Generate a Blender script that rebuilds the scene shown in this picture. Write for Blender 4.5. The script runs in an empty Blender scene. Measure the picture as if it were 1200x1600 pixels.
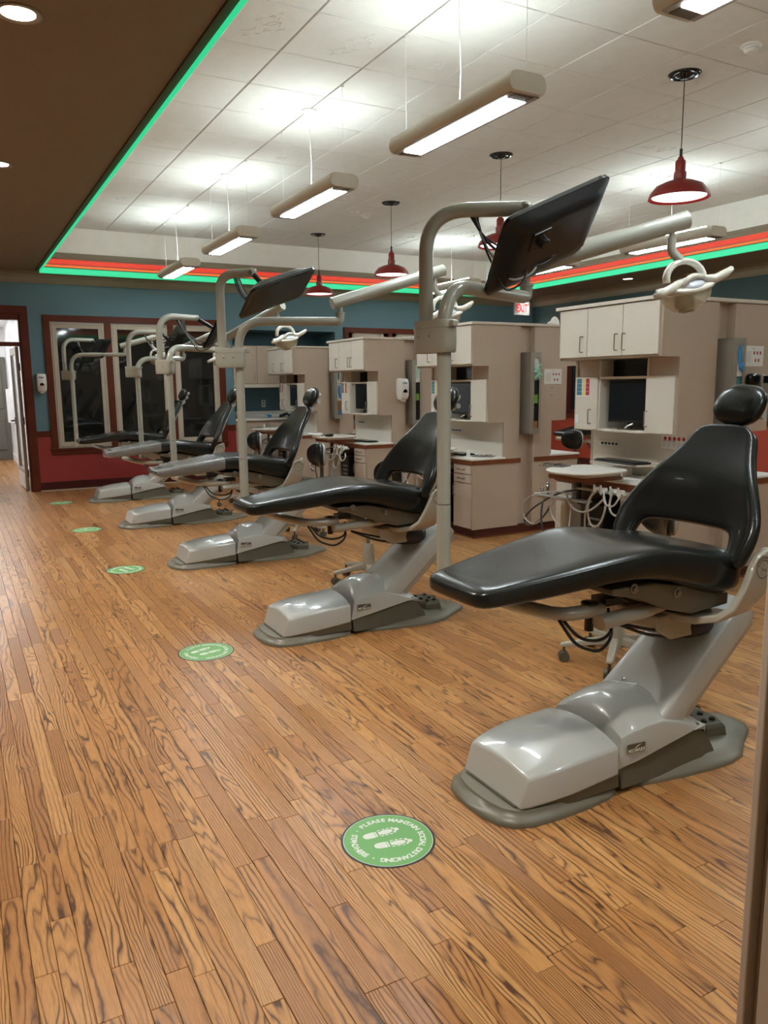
import bpy, bmesh, math, random
from mathutils import Vector, Matrix, Euler
random.seed(7)
PI = math.pi
scene = bpy.context.scene
C = scene.collection

# ---------------------------------------------------------------- camera
def Rcam(y, p, r):
    F = Vector((math.sin(y)*math.cos(p), math.cos(y)*math.cos(p), -math.sin(p)))
    Rt = Vector((math.cos(y), -math.sin(y), 0)); U = Rt.cross(F)
    R2 = Rt*math.cos(r)+U*math.sin(r); U2 = U*math.cos(r)-Rt*math.sin(r)
    return Matrix((R2, U2, -F)).transposed()
cd = bpy.data.cameras.new('camera'); cam = bpy.data.objects.new('camera', cd); C.objects.link(cam)
cd.sensor_fit = 'VERTICAL'; cd.sensor_height = 36.0; cd.sensor_width = 27.0
cd.lens = 1219.34/1600*36.0; cd.clip_start = 0.05
cam.matrix_world = Matrix.Translation((0, 0, 1.44)) @ Rcam(.50113067, .160545685, -.0104382456).to_4x4()
scene.camera = cam
# ---------------------------------------------------------------- world, exposure
w = bpy.data.worlds.new('world'); scene.world = w; w.use_nodes = True
w.node_tree.nodes['Background'].inputs[0].default_value = (.9, .95, 1, 1)
w.node_tree.nodes['Background'].inputs[1].default_value = .1
scene.view_settings.view_transform = 'Standard'; scene.view_settings.look = 'None'
scene.view_settings.gamma = 1; scene.view_settings.use_curve_mapping = False
scene.view_settings.exposure = 1.03
FIX_DOWN, FIX_UP, PEND, SPOT, LED = 25.0, 3.0, 7.5, 100.0, .47

# ---------------------------------------------------------------- materials
def mat(name, col, rough=.5, metal=0, noise=.06, nscale=8, bump=0, bscale=60, spec=.5, coat=0, emit=None, estr=0, alpha=1, trans=0):
    m = bpy.data.materials.new(name); m.use_nodes = True
    nt = m.node_tree; b = nt.nodes['Principled BSDF']
    b.inputs['Roughness'].default_value = rough; b.inputs['Metallic'].default_value = metal
    b.inputs['Specular IOR Level'].default_value = spec
    b.inputs['Coat Weight'].default_value = coat
    b.inputs['Alpha'].default_value = alpha; b.inputs['Transmission Weight'].default_value = trans
    tc = nt.nodes.new('ShaderNodeTexCoord')
    nz = nt.nodes.new('ShaderNodeTexNoise'); nz.inputs['Scale'].default_value = nscale; nz.inputs['Detail'].default_value = 4
    nt.links.new(tc.outputs['Object'], nz.inputs['Vector'])
    mx = nt.nodes.new('ShaderNodeMix'); mx.data_type = 'RGBA'
    a = [max(0, c*(1-noise)) for c in col[:3]]; bb = [min(1, c*(1+noise)) for c in col[:3]]
    mx.inputs[6].default_value = (*a, 1); mx.inputs[7].default_value = (*bb, 1)
    nt.links.new(nz.outputs['Fac'], mx.inputs[0]); nt.links.new(mx.outputs[2], b.inputs['Base Color'])
    if bump:
        n2 = nt.nodes.new('ShaderNodeTexNoise'); n2.inputs['Scale'].default_value = bscale; n2.inputs['Detail'].default_value = 3
        nt.links.new(tc.outputs['Object'], n2.inputs['Vector'])
        bp = nt.nodes.new('ShaderNodeBump'); bp.inputs['Strength'].default_value = bump; bp.inputs['Distance'].default_value = .01
        nt.links.new(n2.outputs['Fac'], bp.inputs['Height']); nt.links.new(bp.outputs['Normal'], b.inputs['Normal'])
    if emit:
        b.inputs['Emission Color'].default_value = (*emit, 1); b.inputs['Emission Strength'].default_value = estr
    return m

def wood_mat(name, c_dark, c_mid, c_light, grain, rough=.3, sx=1.0):
    """plank oak: a per-plank value (attribute rnd) shifts tone and figure"""
    m = bpy.data.materials.new(name); m.use_nodes = True; nt = m.node_tree; N = nt.nodes.new; L = nt.links.new
    b = nt.nodes['Principled BSDF']
    geo = N('ShaderNodeNewGeometry'); at = N('ShaderNodeAttribute'); at.attribute_name = 'rnd'
    sep = N('ShaderNodeSeparateXYZ'); L(geo.outputs['Position'], sep.inputs[0])
    def M(op, a, b_=None, c=None):
        n = N('ShaderNodeMath'); n.operation = op
        for i, v in enumerate((a, b_, c)):
            if v is None: continue
            if isinstance(v, (int, float)): n.inputs[i].default_value = v
            else: L(v, n.inputs[i])
        return n.outputs[0]
    r = at.outputs['Fac']
    r2 = M('FRACT', M('MULTIPLY', r, 17.31)); r3 = M('FRACT', M('MULTIPLY', r, 91.7))
    def vec(x, y, z):
        c = N('ShaderNodeCombineXYZ')
        for i, v in enumerate((x, y, z)):
            if isinstance(v, (int, float)): c.inputs[i].default_value = v
            else: L(v, c.inputs[i])
        return c.outputs[0]
    X, Y = sep.outputs[0], sep.outputs[1]
    def noise(v, sc, det=2, rg=.5, dist=0):
        n = N('ShaderNodeTexNoise'); n.inputs['Scale'].default_value = sc; n.inputs['Detail'].default_value = det
        n.inputs['Roughness'].default_value = rg; n.inputs['Distortion'].default_value = dist; L(v, n.inputs['Vector']); return n.outputs['Fac']
    h = noise(vec(M('MULTIPLY', X, 10*sx), M('MULTIPLY', Y, 1.3), M('MULTIPLY', r, 60)), 1, 2.5, .45)
    wob = noise(vec(M('MULTIPLY', X, 40), M('MULTIPLY', Y, 14), M('MULTIPLY', r, 30)), 1, 2)
    # flat-sawn planks follow the noise contours, rift planks run straight
    amp = M('MULTIPLY_ADD', M('POWER', r2, .8), 17, 2.0)
    ph = M('ADD', M('MULTIPLY', h, amp), M('MULTIPLY', X, M('MULTIPLY_ADD', M('POWER', r3, 2.5), 120, 18)))
    ph = M('ADD', ph, M('MULTIPLY', wob, .55))
    fr = M('FRACT', ph)
    # asymmetric ring: slow rise, sharp dark line
    ring = M('POWER', M('ABSOLUTE', M('SUBTRACT', M('MULTIPLY', fr, 2), 1)), 3.0)
    brk = noise(vec(M('MULTIPLY', X, 260), M('MULTIPLY', Y, 16), M('MULTIPLY', r, 9)), 1, 2, .6)
    br2 = noise(vec(M('MULTIPLY', X, 14), M('MULTIPLY', Y, 2.2), M('MULTIPLY', r, 19)), 1, 2)
    ringm = M('MULTIPLY', ring, M('MULTIPLY_ADD', br2, 2.6, -.35)); ringm.node.use_clamp = True
    fib = noise(vec(M('MULTIPLY', X, 900), M('MULTIPLY', Y, 22), M('MULTIPLY', r, 5)), 1, 2, .6)
    tone = N('ShaderNodeValToRGB'); tone.color_ramp.elements[0].color = (*c_dark, 1); tone.color_ramp.elements[1].color = (*c_light, 1)
    e = tone.color_ramp.elements.new(.35); e.color = (*c_mid, 1)
    L(M('ADD', M('MULTIPLY', r, .62), M('MULTIPLY_ADD', br2, .3, .05)), tone.inputs[0])
    mf = N('ShaderNodeMix'); mf.data_type = 'RGBA'; mf.blend_type = 'MULTIPLY'
    mf.inputs[0].default_value = 1; L(tone.outputs[0], mf.inputs[6])
    cr = N('ShaderNodeValToRGB'); cr.color_ramp.elements[0].position = .25; cr.color_ramp.elements[0].color = (.62, .54, .46, 1)
    cr.color_ramp.elements[1].position = .6; cr.color_ramp.elements[1].color = (1.08, 1.08, 1.08, 1)
    L(M('MULTIPLY_ADD', fib, .6, M('MULTIPLY', brk, .4)), cr.inputs[0]); L(cr.outputs[0], mf.inputs[7])
    mg = N('ShaderNodeMix'); mg.data_type = 'RGBA'; L(M('MULTIPLY', ringm, .95), mg.inputs[0])
    L(mf.outputs[2], mg.inputs[6]); mg.inputs[7].default_value = (*grain, 1)
    L(mg.outputs[2], b.inputs['Base Color'])
    L(M('MULTIPLY_ADD', noise(geo.outputs['Position'], 3, 3), .12, rough-.06), b.inputs['Roughness'])
    bp = N('ShaderNodeBump'); bp.inputs['Strength'].default_value = .25; bp.inputs['Distance'].default_value = .002
    L(M('SUBTRACT', 1, M('ADD', M('MULTIPLY', ringm, .6), M('MULTIPLY', fib, .25))), bp.inputs['Height']); L(bp.outputs['Normal'], b.inputs['Normal'])
    b.inputs['Specular IOR Level'].default_value = .5
    return m

M_FLOOR = wood_mat('floor_oak', (.27, .115, .040), (.46, .215, .070), (.62, .34, .125), (.075, .028, .012), .30)
M_SUB = mat('subfloor', (.30, .15, .06), .5)
M_TILE = mat('ceiling_tile', (.74, .73, .70), .85, bump=.35, bscale=160, spec=.2)
M_GRID = mat('tile_joint', (.05, .045, .04), .8)
M_SOFFIT = mat('soffit_paint', (.27, .235, .20), .8, bump=.1, spec=.2)
M_CROWN = mat('crown_paint', (.28, .23, .165), .6)
M_CROWND = mat('reveal_paint', (.07, .06, .045), .6)
M_TRAYW = mat('tray_wall_paint', (.93, .91, .86), .8)
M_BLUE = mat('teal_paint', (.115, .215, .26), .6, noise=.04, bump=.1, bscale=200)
M_RED = mat('red_wainscot', (.33, .035, .03), .5, noise=.05, bump=.1, bscale=200)
M_MAHOG = mat('mahogany', (.115, .024, .010), .45, noise=.35, nscale=5, spec=.2)
M_MAHOGD = mat('mahogany_dark', (.07, .014, .012), .45, noise=.3, nscale=5, spec=.2)
M_CREAMT = mat('cream_trim', (.50, .43, .33), .5)
M_PGLASS = mat('night_glass', (.012, .013, .012), .04, spec=.6, noise=.2)
M_DARKROOM = mat('dark_paint', (.03, .03, .028), .7)
M_WHITEW = mat('white_paint', (.82, .82, .82), .6)
M_GREYDOOR = mat('grey_door', (.13, .12, .10), .5)
M_ALU = mat('frosted_door_edge', (.42, .38, .33), .35, metal=.3)
M_LAM = mat('beige_laminate', (.52, .42, .325), .5, noise=.03, nscale=3, bump=.05, bscale=400)
M_LAML = mat('cream_laminate', (.68, .62, .53), .45, noise=.03, nscale=3)
M_LAMW = mat('washed_wood_laminate', (.60, .51, .42), .5, noise=.10, nscale=14)
M_TAN = mat('tan_edge_band', (.44, .36, .27), .5)
M_WHITEC = mat('white_countertop', (.80, .77, .72), .35, noise=.03)
M_WOODE = mat('walnut_edge', (.20, .060, .022), .4, noise=.3, nscale=12)
M_KICK = mat('toe_kick_wood', (.085, .018, .012), .4, noise=.25)
M_INSIDE = mat('cabinet_inside', (.30, .27, .22), .6)
M_BLACK = mat('black_plastic', (.010, .011, .012), .35)
M_BLACKG = mat('black_gloss', (.006, .008, .010), .12)
M_SCREEN = mat('screen_black', (.006, .010, .013), .18)
M_SCREENG = mat('screen_grey', (.022, .030, .028), .35, spec=.25)
M_CHROME = mat('satin_metal', (.35, .34, .32), .3, metal=1)
M_STEEL = mat('brushed_steel', (.40, .375, .32), .45, metal=.55, noise=.1)
M_VINYL = mat('black_vinyl', (.010, .012, .011), .24, spec=.42, noise=.15, bump=.05, bscale=90, coat=.08)
M_CHAIRW = mat('chair_grey_white', (.47, .49, .465), .27, spec=.6, noise=.02, coat=.5)
M_CHAIRB = mat('chair_beige', (.38, .35, .28), .3, spec=.5, noise=.03, coat=.3)
M_POST = mat('post_beige', (.36, .36, .30), .28, spec=.5, noise=.02, coat=.4)
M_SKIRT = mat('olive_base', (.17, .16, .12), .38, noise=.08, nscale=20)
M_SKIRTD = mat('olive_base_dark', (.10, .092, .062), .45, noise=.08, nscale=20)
M_FRAME = mat('under_frame', (.12, .095, .06), .45, noise=.08)
M_LAMPW = mat('lamp_shell', (.66, .63, .54), .25, coat=.4)
M_LAMPB = mat('lamp_reflector_shell', (.62, .66, .72), .15, coat=.5)
M_LAMPG = mat('lamp_shield', (.80, .74, .50), .08, alpha=.38, noise=.05)
M_REDM = mat('red_enamel', (.25, .012, .012), .32, coat=.3)
M_FIXT = mat('fixture_shell', (.62, .58, .50), .45)
M_WHITEP = mat('white_plastic', (.80, .80, .78), .35)
M_PAPER = mat('paper', (.82, .82, .79), .7, noise=.02)
M_GREENST = mat('sticker_green', (.16, .42, .13), .45, noise=.04)
M_STW = mat('sticker_white', (.72, .78, .70), .45, noise=.04)
M_CASE = mat('casing_taupe', (.55, .48, .39), .45)
M_CASED = mat('casing_brown', (.20, .145, .11), .5)
M_HOSE = mat('hose_grey', (.50, .47, .42), .4)
M_HOSED = mat('hose_dark', (.06, .06, .055), .4)
M_CLEAR = mat('clear_plastic_film', (.8, .82, .82), .08, trans=0, alpha=.22, spec=1.0, bump=1.0, bscale=18, noise=.02)
M_SKY = mat('blue_print', (.06, .22, .50), .5)
M_BLUEG = mat('blue_nitrile', (.05, .28, .62), .5)
M_GREENG = mat('mint_nitrile', (.38, .72, .55), .5)
M_GREENL = mat('leaf_green', (.18, .42, .05), .5)
M_REDP = mat('red_print', (.45, .03, .04), .5)
M_YELP = mat('yellow_print', (.80, .62, .12), .5)
M_TEALP = mat('teal_print', (.06, .20, .22), .5)
M_GREYP = mat('grey_print', (.35, .36, .36), .6)
M_BRASS = mat('brown_print', (.35, .17, .05), .6)
def emat(name, col, s, base=(.8, .8, .8)):
    m = mat(name, base, .5, emit=col, estr=s); return m
M_EDOWN = emat('fixture_lamp_light', (.86, .96, 1), FIX_DOWN)
M_EUP = emat('fixture_uplight', (.93, 1, .97), FIX_UP)
M_EUPS = emat('uplight_spread_glow', (.86, 1, .97), 36)  # glow of the ridge added to broaden the uplight
M_EPEND = emat('pendant_glow', (1, .83, .78), PEND*.16)
M_ESPOT = emat('downlight_glow', (1, .98, .93), 10)
M_EGREEN = emat('green_led', (.03, .62, .27), LED*1.1, (.05, .3, .2))
M_EORANGE = emat('orange_led', (1, .16, .035), LED*1.1, (.4, .1, .03))
M_EREDWASH = emat('red_wash', (.85, .055, .03), LED*.75, (.35, .05, .03))  # red light washed over tan moulding, put into colour and glow
M_EEXIT = emat('exit_letters', (1, .02, .03), .75, (.4, .01, .01))
M_ECORR = emat('corridor_panel_light', (.95, .98, 1), 7)

# ---------------------------------------------------------------- mesh helpers
class MB:
    def __init__(s): s.bm = bmesh.new(); s.mats = []; s.mi = 0
    def m(s, material):
        if material not in s.mats: s.mats.append(material)
        s.mi = s.mats.index(material); return s
    def _f(s, vs):
        try:
            f = s.bm.faces.new(vs); f.material_index = s.mi; return f
        except ValueError: return None
    def box(s, x0, x1, y0, y1, z0, z1, M=None):
        vs = [Vector((x, y, z)) for z in (z0, z1) for y in (y0, y1) for x in (x0, x1)]
        if M: vs = [M @ v for v in vs]
        v = [s.bm.verts.new(p) for p in vs]
        for q in ((0, 2, 3, 1), (4, 5, 7, 6), (0, 1, 5, 4), (2, 6, 7, 3), (0, 4, 6, 2), (1, 3, 7, 5)): s._f([v[i] for i in q])
        return s
    def loft(s, rings, caps=True, closed=True):
        R = [[s.bm.verts.new(p) for p in r] for r in rings]; n = len(R[0])
        for a, b in zip(R, R[1:]):
            for i in range(n if closed else n-1): s._f([a[i], a[(i+1) % n], b[(i+1) % n], b[i]])
        if caps: s._f(list(reversed(R[0]))); s._f(R[-1])
        return s
    def prism(s, pts, ax, a, b):
        """polygon in the two other axes, extruded along ax from a to b"""
        def P(p, t):
            if ax == 'x': return (t, p[0], p[1])
            if ax == 'y': return (p[0], t, p[1])
            return (p[0], p[1], t)
        return s.loft([[P(p, a) for p in pts], [P(p, b) for p in pts]])
    def lathe(s, prof, c=(0, 0, 0), n=24, M=None):
        rings = []
        for r, z in prof:
            ring = [Vector((r*math.cos(2*PI*i/n), r*math.sin(2*PI*i/n), z)) for i in range(n)]
            if M: ring = [M @ p for p in ring]
            rings.append([p+Vector(c) for p in ring])
        return s.loft(rings)
    def tube(s, pts, r, n=12, fillet=0, seg=8, flat=None):
        pts = [Vector(p) for p in pts]
        if fillet:
            out = [pts[0]]
            for i in range(1, len(pts)-1):
                a, p, b = pts[i-1], pts[i], pts[i+1]; d1 = (a-p); d2 = (b-p)
                f = min(fillet, d1.length*.48, d2.length*.48) if not isinstance(fillet, (list, tuple)) else fillet[i-1]
                p1 = p+d1.normalized()*f; p2 = p+d2.normalized()*f
                for k in range(seg+1):
                    t = k/seg; out.append(p1*(1-t)**2+p*2*t*(1-t)+p2*t*t)
            out.append(pts[-1]); pts = out
        rings = []; up = None
        for i, p in enumerate(pts):
            t = (pts[min(i+1, len(pts)-1)]-pts[max(i-1, 0)])
            if t.length < 1e-7: t = Vector((0, 0, 1))
            t.normalize()
            if up is None:
                up = Vector((0, 0, 1)) if abs(t.z) < .9 else Vector((1, 0, 0))
            u = (up-t*up.dot(t)); u.normalize(); v = t.cross(u); up = u
            rr = r(i/(len(pts)-1)) if callable(r) else r
            rings.append([p+u*rr*math.cos(2*PI*k/n)+v*rr*math.sin(2*PI*k/n) for k in range(n)])
        return s.loft(rings)
    def cyl(s, a, b, r, n=16): return s.tube([a, b], r, n)
    def blob(s, c, rad, e=2.5, M=None, nu=20, nv=12, fn=None):
        """superellipsoid"""
        def sp(x, p): return math.copysign(abs(x)**p, x)
        rings = []
        for j in range(nv+1):
            ph = -PI/2+PI*j/nv; ph = max(-PI/2+.02, min(PI/2-.02, ph)); ring = []
            for i in range(nu):
                th = 2*PI*i/nu
                p = Vector((sp(math.cos(ph), 2/e)*sp(math.cos(th), 2/e), sp(math.cos(ph), 2/e)*sp(math.sin(th), 2/e), sp(math.sin(ph), 2/e)))
                p = Vector((p.x*rad[0], p.y*rad[1], p.z*rad[2]))
                if fn: p = fn(p)
                if M: p = M @ p
                ring.append(p+Vector(c))
            rings.append(ring)
        return s.loft(rings)
    def poly(s, pts): s._f([s.bm.verts.new(p) for p in pts]); return s
    def build(s, name, material=None, parent=None, smooth=False, bevel=0, bseg=2, sub=0, ang=None):
        bmesh.ops.recalc_face_normals(s.bm, faces=s.bm.faces)
        me = bpy.data.meshes.new(name); s.bm.to_mesh(me); s.bm.free()
        if material and not s.mats: me.materials.append(material)
        for mm in s.mats: me.materials.append(mm)
        o = bpy.data.objects.new(name, me); C.objects.link(o)
        if parent: o.parent = parent
        if smooth:
            for p in me.polygons: p.use_smooth = True
            if ang: me.set_sharp_from_angle(angle=math.radians(ang))
        if bevel:
            md = o.modifiers.new('bevel', 'BEVEL'); md.width = bevel; md.segments = bseg; md.limit_method = 'ANGLE'; md.angle_limit = math.radians(40)
            md.harden_normals = False
        if sub:
            md = o.modifiers.new('sub', 'SUBSURF'); md.levels = sub; md.render_levels = sub
        return o
def thing(name, label, cat, loc=(0, 0, 0), rz=0, group=None):
    o = bpy.data.objects.new(name, None); C.objects.link(o); o.location = loc; o.rotation_euler = (0, 0, rz)
    o.empty_display_size = .1
    return tag(o, label, cat, group)
def tag(o, label, cat, group=None):
    o['label'] = label; o['category'] = cat
    if group: o['group'] = group
    return o
def struct(o): o['kind'] = 'structure'; return o
def lab(o, s): o['label'] = s; return o
def dup(root, loc=None, rz=None, label=None):
    def cp(o, par):
        c = o.copy(); C.objects.link(c); c.parent = par
        for ch in [k for k in allobj if k.parent == o]: cp(ch, c)
        return c
    allobj = list(bpy.data.objects)
    r = cp(root, None)
    if loc is not None: r.location = loc
    if rz is not None: r.rotation_euler = (0, 0, rz)
    if label: r['label'] = label
    return r
def text(body, size, material, parent, M, name='lettering', offset=0, extr=.0003, align='CENTER'):
    cu = bpy.data.curves.new(name, 'FONT'); cu.body = body; cu.size = size; cu.align_x = align; cu.align_y = 'CENTER'
    cu.offset = offset; cu.extrude = extr; cu.resolution_u = 3
    t = bpy.data.objects.new('tmp_text', cu); C.objects.link(t)
    dg = bpy.context.evaluated_depsgraph_get(); me = bpy.data.meshes.new_from_object(t.evaluated_get(dg))
    bpy.data.objects.remove(t); bpy.data.curves.remove(cu)
    me.transform(M); me.materials.clear(); me.materials.append(material)
    o = bpy.data.objects.new(name, me); C.objects.link(o); o.parent = parent
    return o
def basis(x, y, z, o=(0, 0, 0)):
    m = Matrix((Vector(x), Vector(y), Vector(z))).transposed().to_4x4(); m.translation = Vector(o); return m

# ================================================================ STRUCTURE
YF, XR, ZS, ZC, XL, YN = 12.05, 9.88, 3.036, 3.61, -2.2, -2.2
TX0, TX1, TY1, TY0 = 1.197, 8.61, 11.8, -1.8        # opening of the raised ceiling
# floor: base slab, planks on it
fb = MB(); fb.box(XL-.1, XR+.1, YN-.1, YF+.1, -.06, -.012); fb.box(-.7, 1.4, YF+.1, 18.2, -.06, -.012)
floor = struct(fb.build('floor', M_SUB))
def plank_mesh(mb, x0, x1, y0, y1, rnd, col):
    g = .0005; b = .0012; zt = random.uniform(-.0003, .0003)
    lo = [(x0+g, y0+g), (x1-g, y0+g), (x1-g, y1-g), (x0+g, y1-g)]
    hi = [(x0+g+b, y0+g+b), (x1-g-b, y0+g+b), (x1-g-b, y1-g-b), (x0+g+b, y1-g-b)]
    A = [mb.bm.verts.new((x, y, -.0122)) for x, y in lo]; B_ = [mb.bm.verts.new((x, y, zt-.0012)) for x, y in lo]
    D = [mb.bm.verts.new((x, y, zt)) for x, y in hi]
    for v in A+B_+D: v[col] = rnd
    for P, Q in ((A, B_), (B_, D)):
        for i in range(4): mb._f([P[i], P[(i+1) % 4], Q[(i+1) % 4], Q[i]])
    mb._f(D)
PW = .0575
planks = []
i0 = int(math.floor(XL/PW)); i1 = int(math.ceil(XR/PW))
for i in range(i0, i1):
    x0 = i*PW; y = .1+random.random()*-.6; ymax = 18.1 if (-.6 < x0 < 1.28) else YF+.06
    while y < ymax:
        L_ = random.choice((.35, .5, .62, .75, .9, 1.0, 1.2, 1.4))*random.uniform(.9, 1.1)
        y1 = min(y+L_, ymax); planks.append((x0, y, x0+PW, y1)); y = y1
Minv = cam.matrix_world.inverted()
def proj(p):
    v = Minv @ Vector(p)
    if v.z > -.05: return None
    return (600-1219.34*v.x/v.z, 800+1219.34*v.y/v.z)
def size_in_view(p):
    q = [proj((p[0], p[1], 0)), proj((p[2], p[1], 0)), proj((p[2], p[3], 0)), proj((p[0], p[3], 0))]
    if any(a is None for a in q): return 0
    if not any(0 < a[0] < 1160 and 0 < a[1] < 1600 for a in q): return 0
    return abs(sum(q[k][0]*q[(k+1) % 4][1]-q[(k+1) % 4][0]*q[k][1] for k in range(4)))/2
planks.sort(key=size_in_view, reverse=True)
rest = MB(); rc = rest.bm.verts.layers.float.new('rnd')
for k, (x0, y0, x1, y1) in enumerate(planks):
    rn = random.random()
    if k < 300:
        mb = MB(); c_ = mb.bm.verts.layers.float.new('rnd'); plank_mesh(mb, x0, x1, y0, y1, rn, c_)
        mb.build('plank', M_FLOOR, floor)
    else: plank_mesh(rest, x0, x1, y0, y1, rn, rc)
o = rest.build('planks_beyond', M_FLOOR, floor); o['kind'] = 'stuff'

# ceiling: raised tray with tiles
cb = MB(); cb.box(XL-.1, XR+.1, YN-.1, YF+.1, ZC+.012, ZC+.1)
ceil_ = struct(cb.build('ceiling', M_GRID))
def leaf(mb, cx, cy, s, a, z):
    pts = []
    for k in range(11):
        t = 2*PI*k/11*1; rr = s*(1 if k % 2 else .45)*(1.15 if k in (1,) else 1)
        pts.append((cx+rr*math.cos(t+a), cy+rr*math.sin(t+a), z))
    mb.tube(pts+[pts[0]], .0016, 4)
def tile_mesh(wx, wy, relief, seed):
    mb = MB(); g = .0042
    lo = [(g, g), (wx-g, g), (wx-g, wy-g), (g, wy-g)]; b = .004
    hi = [(g+b, g+b), (wx-g-b, g+b), (wx-g-b, wy-g-b), (g+b, wy-g-b)]
    mb.loft([[(x, y, .014) for x, y in lo], [(x, y, .004) for x, y in lo], [(x, y, 0) for x, y in hi]])
    R = random.Random(seed)
    for _ in range(relief): leaf(mb, R.uniform(.14, wx-.14), R.uniform(.14, wy-.14), R.uniform(.05, .09), R.uniform(0, 6), -.0005)
    return mb
xs = [TX0+.001]+[2.085+.61*k for k in range(-1, 11)]+[TX1-.001]
ys = [TY0, -.33, .28]+[.89+.61*k for k in range(18)]+[TY1-.001]
cache = {}
RT = random.Random(4)
for i in range(len(xs)-1):
    for j in range(len(ys)-1):
        wx, wy = xs[i+1]-xs[i], ys[j+1]-ys[j]
        if wx < .02 or wy < .02: continue
        full = abs(wx-.61) < .01 and abs(wy-.61) < .01
        rel = 0
        if full and RT.random() < .28: rel = RT.choice((2, 3, 4))
        key = (round(wx, 3), round(wy, 3), rel)
        if key not in cache:
            o = tile_mesh(wx, wy, rel, rel*13+1).build('ceiling_tile', M_TILE, ceil_); cache[key] = o.data
            o.location = (xs[i], ys[j], ZC-.002)
        else:
            o = bpy.data.objects.new('ceiling_tile', cache[key]); C.objects.link(o); o.parent = ceil_
            o.location = (xs[i], ys[j], ZC-.002)
# soffit ring around it
sb = MB()
sb.box(XL-.1, TX0-.04, YN-.1, YF+.1, ZS, ZS+.05); sb.box(TX1+.0, XR+.1, YN-.1, YF+.1, ZS, ZS+.05)
sb.box(TX0-.04, TX1, TY1, YF+.1, ZS, ZS+.05); sb.box(TX0-.04, TX1, YN-.1, TY0, ZS, ZS+.05)
struct(sb.build('ceiling_soffit', M_SOFFIT))
tb = MB()
tb.box(TX0-.06, TX0, TY0, TY1, ZS+.05, ZC+.012); tb.box(TX1, TX1+.06, TY0, TY1+.06, ZS+.05, ZC+.012)
tb.box(TX0-.06, TX1+.06, TY1, TY1+.06, ZS+.05, ZC+.012); tb.box(TX0-.06, TX1+.06, TY0-.06, TY0, ZS+.05, ZC+.012)
struct(tb.build('ceiling_tray_wall', M_TRAYW))
# tray moulding, LED lines and red wash band (profile: distance in from wall, z)
def tray_run(name, material, prof, label=None):
    mb = MB()
    def ring(x0, x1, y0, y1): pass
    # four mitred runs
    def pt(c, d, z):
        x = TX0+d if c[0] == 0 else TX1-d; y = TY0+d if c[1] == 0 else TY1-d; return (x, y, z)
    cs = [(0, 0), (1, 0), (1, 1), (0, 1), (0, 0)]
    mb.loft([[pt(c, d, z) for d, z in prof] for c in cs], caps=False)
    return mb.build(name, material)
o = struct(tray_run('trim_1', M_CROWN, [(0, 3.275), (.028, 3.268), (.022, 3.24), (.012, 3.215), (.012, 3.20), (.02, 3.19), (.0, 3.188)]))
o = struct(tray_run('trim_2', M_CROWND, [(-.045, ZS+.02), (-.045, ZS-.014), (-.004, ZS-.014), (-.004, ZS+.02)]))
for nm, mt, d, z0, z1, lb in (('green_led_strip', M_EGREEN, .009, 2.99, 3.068, 'green LED rope light along the lower lip of the raised ceiling'),
                              ('orange_led_strip', M_EORANGE, .012, 3.082, 3.106, 'thin orange LED line just above the green strip in the ceiling tray'),
                              ('red_wash_band', M_EREDWASH, .008, 3.118, 3.186, 'broad glowing band standing for red light on the moulding above the orange line')):
    n = 6; prof = [(0, z0)]+[(d*math.sin(PI*(k+.5)/n)+.004, z0+(z1-z0)*(k+.5)/n) for k in range(n)]+[(0, z1)]
    t_ = tray_run(nm, mt, prof); t_.parent = bpy.data.objects['ceiling_tray_wall']; lab(t_, lb)
for z in (3.074, 3.112):
    o = struct(tray_run('trim_3', M_CROWN, [(0, z-.004), (.024, z-.004), (.024, z+.003), (0, z+.003)]))
# walls
wb = MB()
# far wall with openings: door X -.1.. .92 z<2.40 ; window 1.21-3.79 ; alcove 3.93-5.70 ; window 2 5.87-7.6
def wall_far_piece(mb, x0, x1, z0, z1): mb.box(x0, x1, YF, YF+.12, z0, z1)
for a in ((XL-.1, -.12, 0, ZS), (-.12, .92, 2.40, ZS), (.92, 1.25, 0, ZS), (1.25, 3.75, 2.42, ZS), (1.25, 3.75, 0, .55), (3.75, 3.93, 0, ZS),
          (3.93, 5.70, 2.33, ZS), (5.70, 5.9, 0, ZS), (5.9, 7.6, 2.37, ZS), (5.9, 7.6, 0, .9), (7.6, XR+.1, 0, ZS)): wall_far_piece(wb, *a)
wall_far = struct(wb.build('wall_far', M_BLUE))
rb = MB()
for a, b, c_ in ((.96, 1.25, .772), (1.25, 3.75, .54), (3.75, 3.93, .772), (5.70, XR, .772)): rb.box(a, b, YF-.012, YF+.001, .12, c_)
struct(rb.build('wall_far_wainscot', M_RED))
cr = MB()
for a, b in ((1.02, 1.21), (3.79, 3.93), (5.70, 5.86), (7.65, XR)):
    cr.box(a, b, YF-.03, YF+.001, .775, .845); cr.box(a, b, YF-.04, YF+.001, .84, .852)
struct(cr.build('trim_4', M_MAHOG, bevel=.004))
bb_ = MB()
for a, b in ((1.02, 3.93), (5.70, XR)): bb_.box(a, b, YF-.025, YF+.001, 0, .125)
struct(bb_.build('baseboard_far', M_MAHOGD, bevel=.004))
sh = MB()
for a, b in ((1.02, 3.93), (5.70, XR)): sh.box(a, b, YF-.034, YF-.02, 0, .014)
struct(sh.build('trim_5', M_CREAMT))
wr = MB(); wr.box(XR, XR+.12, YN-.1, YF+.1, 0, ZS); struct(wr.build('wall_right', mat('dimmed_teal_paint', (.045, .085, .085), .6, noise=.04)))  # teal wall paint with the dim light of this side put into its colour
wr = MB(); wr.box(XR-.012, XR+.001, YN, YF, .12, .83); struct(wr.build('wall_right_wainscot', mat('red_wainscot_bright', (.40, .06, .035), .5)))
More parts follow.
